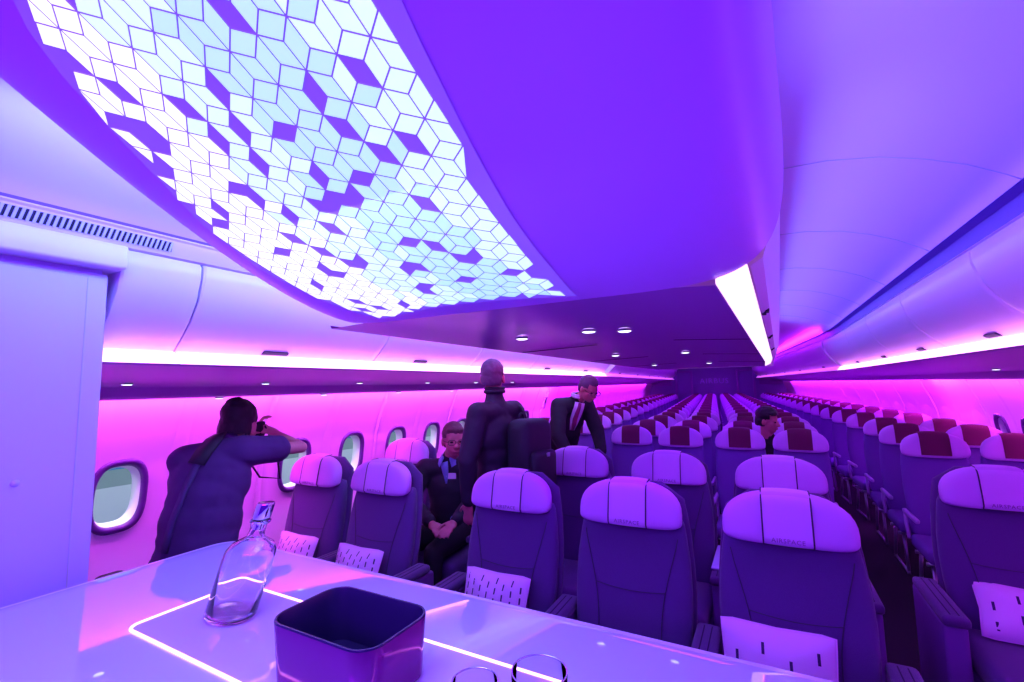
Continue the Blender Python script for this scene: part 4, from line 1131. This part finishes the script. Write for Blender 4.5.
# 3 standing person with a backpack
g, J, Mx, H, tf, o0, top, body = person('standing person in dark jacket with short grey hair, seen from behind in the aisle', dict(
    pelvis=(-1.66, 2.80, .98), waist=(-1.66, 2.80, 1.12), chest=(-1.66, 2.80, 1.33), neck=(-1.68, 2.81, 1.615), head=(-1.70, 2.82, 1.742),
    shl=(-1.70, 2.62, 1.50), shr=(-1.62, 2.97, 1.50), ell=(-1.72, 2.52, 1.20), elr=(-1.56, 3.06, 1.22), wrl=(-1.74, 2.55, .93), wrr=(-1.68, 3.16, 1.05),
    hil=(-1.67, 2.71, .92), hir=(-1.65, 2.89, .92), knl=(-1.68, 2.70, .50), knr=(-1.66, 2.90, .50), anl=(-1.66, 2.70, .09), anr=(-1.64, 2.90, .09),
    look=(-.35, .92, .02), front=(-.97, .2, 0), foot=(-.97, .2, 0), palml=(0, 1, 0), palmr=(-1, 0, 0), curl=.6, hair=('hair_grey', 'short'), top='jacket', bulk=.020, hem=True, skin='skin2', hs=1.06, seed=9))
r_ = tf @ Vector((1, 0, 0)); f_ = tf @ Vector((0, 1, 0)); u_ = tf @ Vector((0, 0, 1)); nk = J['neck']
b = MB(); pts = [nk+u_*.030+(r_*math.cos(a)*.066+f_*math.sin(a)*.062) for a in [R(-250)+R(320)*i/20 for i in range(21)]]
b.tube(pts, .016, n=8); b.tube([p+u_*.022*1 for p in pts], .011, n=8); b.build('collar', M['jacket'], g)
bp = empty('backpack', (-1.42, 2.80, 1.02)); bo = Vector(bp.location); Bm = frame((-.97, .2, 0), (.10, .0, 1))
bx = lambda x, y, z: Bm @ Vector((x, y, z))
b = MB(); BM4 = Bm.to_4x4(); b.rbox((-.155, -.11, -.02), (.155, .09, .44), .07, M=BM4, seg=5); b.build('main_pouch', M['bag'], bp)
b = MB(); b.rbox((-.12, -.16, .0), (.12, -.08, .24), .04, M=BM4, seg=4); b.build('front_pocket', M['bag'], bp)
b = MB(); b.tube([bx(.045*math.cos(a)*.6, .06, .43+.042*math.sin(a)) for a in [R(180)*i/10 for i in range(11)]], .007, n=8); b.build('carry_loop', M['bag'], bp)
b = MB(); b.tube([bx(.09, .09, .42), bx(.10, .13, .50), bx(.11, .20, .53), bx(.12, .28, .46), bx(.12, .30, .30), bx(.11, .22, .12), bx(.11, .10, .06)], .013, n=8); b.build('shoulder_strap', M['bag'], bp)
b = MB(); b.rbox((-.01, -.165, .20), (.02, -.155, .225), .003, M=BM4); b.build('zip_tag', M['metal'], bp)
tag(bp, 'black backpack with carry loop hanging behind the standing grey-haired person', 'backpack')

# 4 bending person in a suit
g, J, Mx, H, tf, o0, top, body = person('person in dark suit and tie bending forward, grey hair and glasses, looking down', dict(
    pelvis=(-1.96, 4.66, .98), waist=(-1.93, 4.62, 1.12), chest=(-1.84, 4.56, 1.32), neck=(-1.68, 4.48, 1.535), head=(-1.545, 4.42, 1.635),
    shl=(-1.66, 4.66, 1.47), shr=(-1.84, 4.34, 1.47), ell=(-1.54, 4.62, 1.20), elr=(-1.80, 4.20, 1.19), wrl=(-1.46, 4.50, 1.0), wrr=(-1.66, 4.18, .96),
    hil=(-1.93, 4.76, .92), hir=(-2.00, 4.56, .92), knl=(-1.88, 4.76, .50), knr=(-1.94, 4.54, .50), anl=(-1.92, 4.76, .09), anr=(-1.98, 4.54, .09),
    look=(.80, -.38, -.50), up=(.45, -.2, .85), front=(.86, -.46, -.25), foot=(.9, -.4, 0), palml=(0, 0, -1), palmr=(0, 0, -1), curl=.5, hair=('hair_grey', 'short'), top='black', topname='suit_jacket', bulk=.028, belly=.04, hem=True, skin='skin2', glasses=True, hs=1.08, seed=13))
def front_strip(name, pts, wd, m, off, org):
    h = on_surface(top, o0, org, pts, off)
    if len(h) > 2: band(name, [q[0] for q in h], wd[:len(h)] if isinstance(wd, list) else wd, [q[1] for q in h], m, g, .0025)
fp = [o0+J['neck']+(J['waist']-J['neck'])*t for t in (.06, .18, .32, .48, .64, .80)]
org = (-.9, 3.6, 1.35)
front_strip('shirt_front', fp, [.05, .055, .055, .05, .045, .03], M['white'], .005, org)
front_strip('tie', fp, [.016, .018, .022, .025, .027, .012], M['tie'], .011, org)
b = MB(); r_ = tf @ Vector((1, 0, 0)); f_ = tf @ Vector((0, 1, 0)); u_ = tf @ Vector((0, 0, 1)); nk = J['neck']
pts = [nk+u_*.03+(r_*math.cos(a)*.066+f_*math.sin(a)*.066) for a in [R(-245)+R(310)*i/20 for i in range(21)]]
b.tube(pts, .014, n=8); b.tube([p+u_*.018 for p in pts], .012, n=8); b.build('collar', M['white'], g)

# 5 dark-haired person seated among the red-covered seats
g, J, Mx, H, tf, o0, top, body = person('person with thick dark hair sitting among the red-covered seats, face turned right', dict(
    pelvis=(.03, 5.36, .56), waist=(.02, 5.33, .70), chest=(.01, 5.28, .90), neck=(.0, 5.25, 1.11), head=(.01, 5.22, 1.285),
    shl=(.18, 5.27, 1.04), shr=(-.17, 5.29, 1.04), ell=(.22, 5.12, .80), elr=(-.21, 5.13, .80), wrl=(.13, 5.02, .68), wrr=(-.10, 5.02, .68),
    hil=(.10, 5.30, .54), hir=(-.06, 5.30, .54), knl=(.10, 5.06, .54), knr=(-.07, 5.06, .54), anl=(.10, 5.08, .10), anr=(-.07, 5.08, .10),
    look=(.92, -.35, -.12), front=(0, -1, 0), palml=(0, 0, -1), palmr=(0, 0, -1), curl=.5, hair=('hair_dark', 'thick'), top='black', skin='skin2', seed=21))
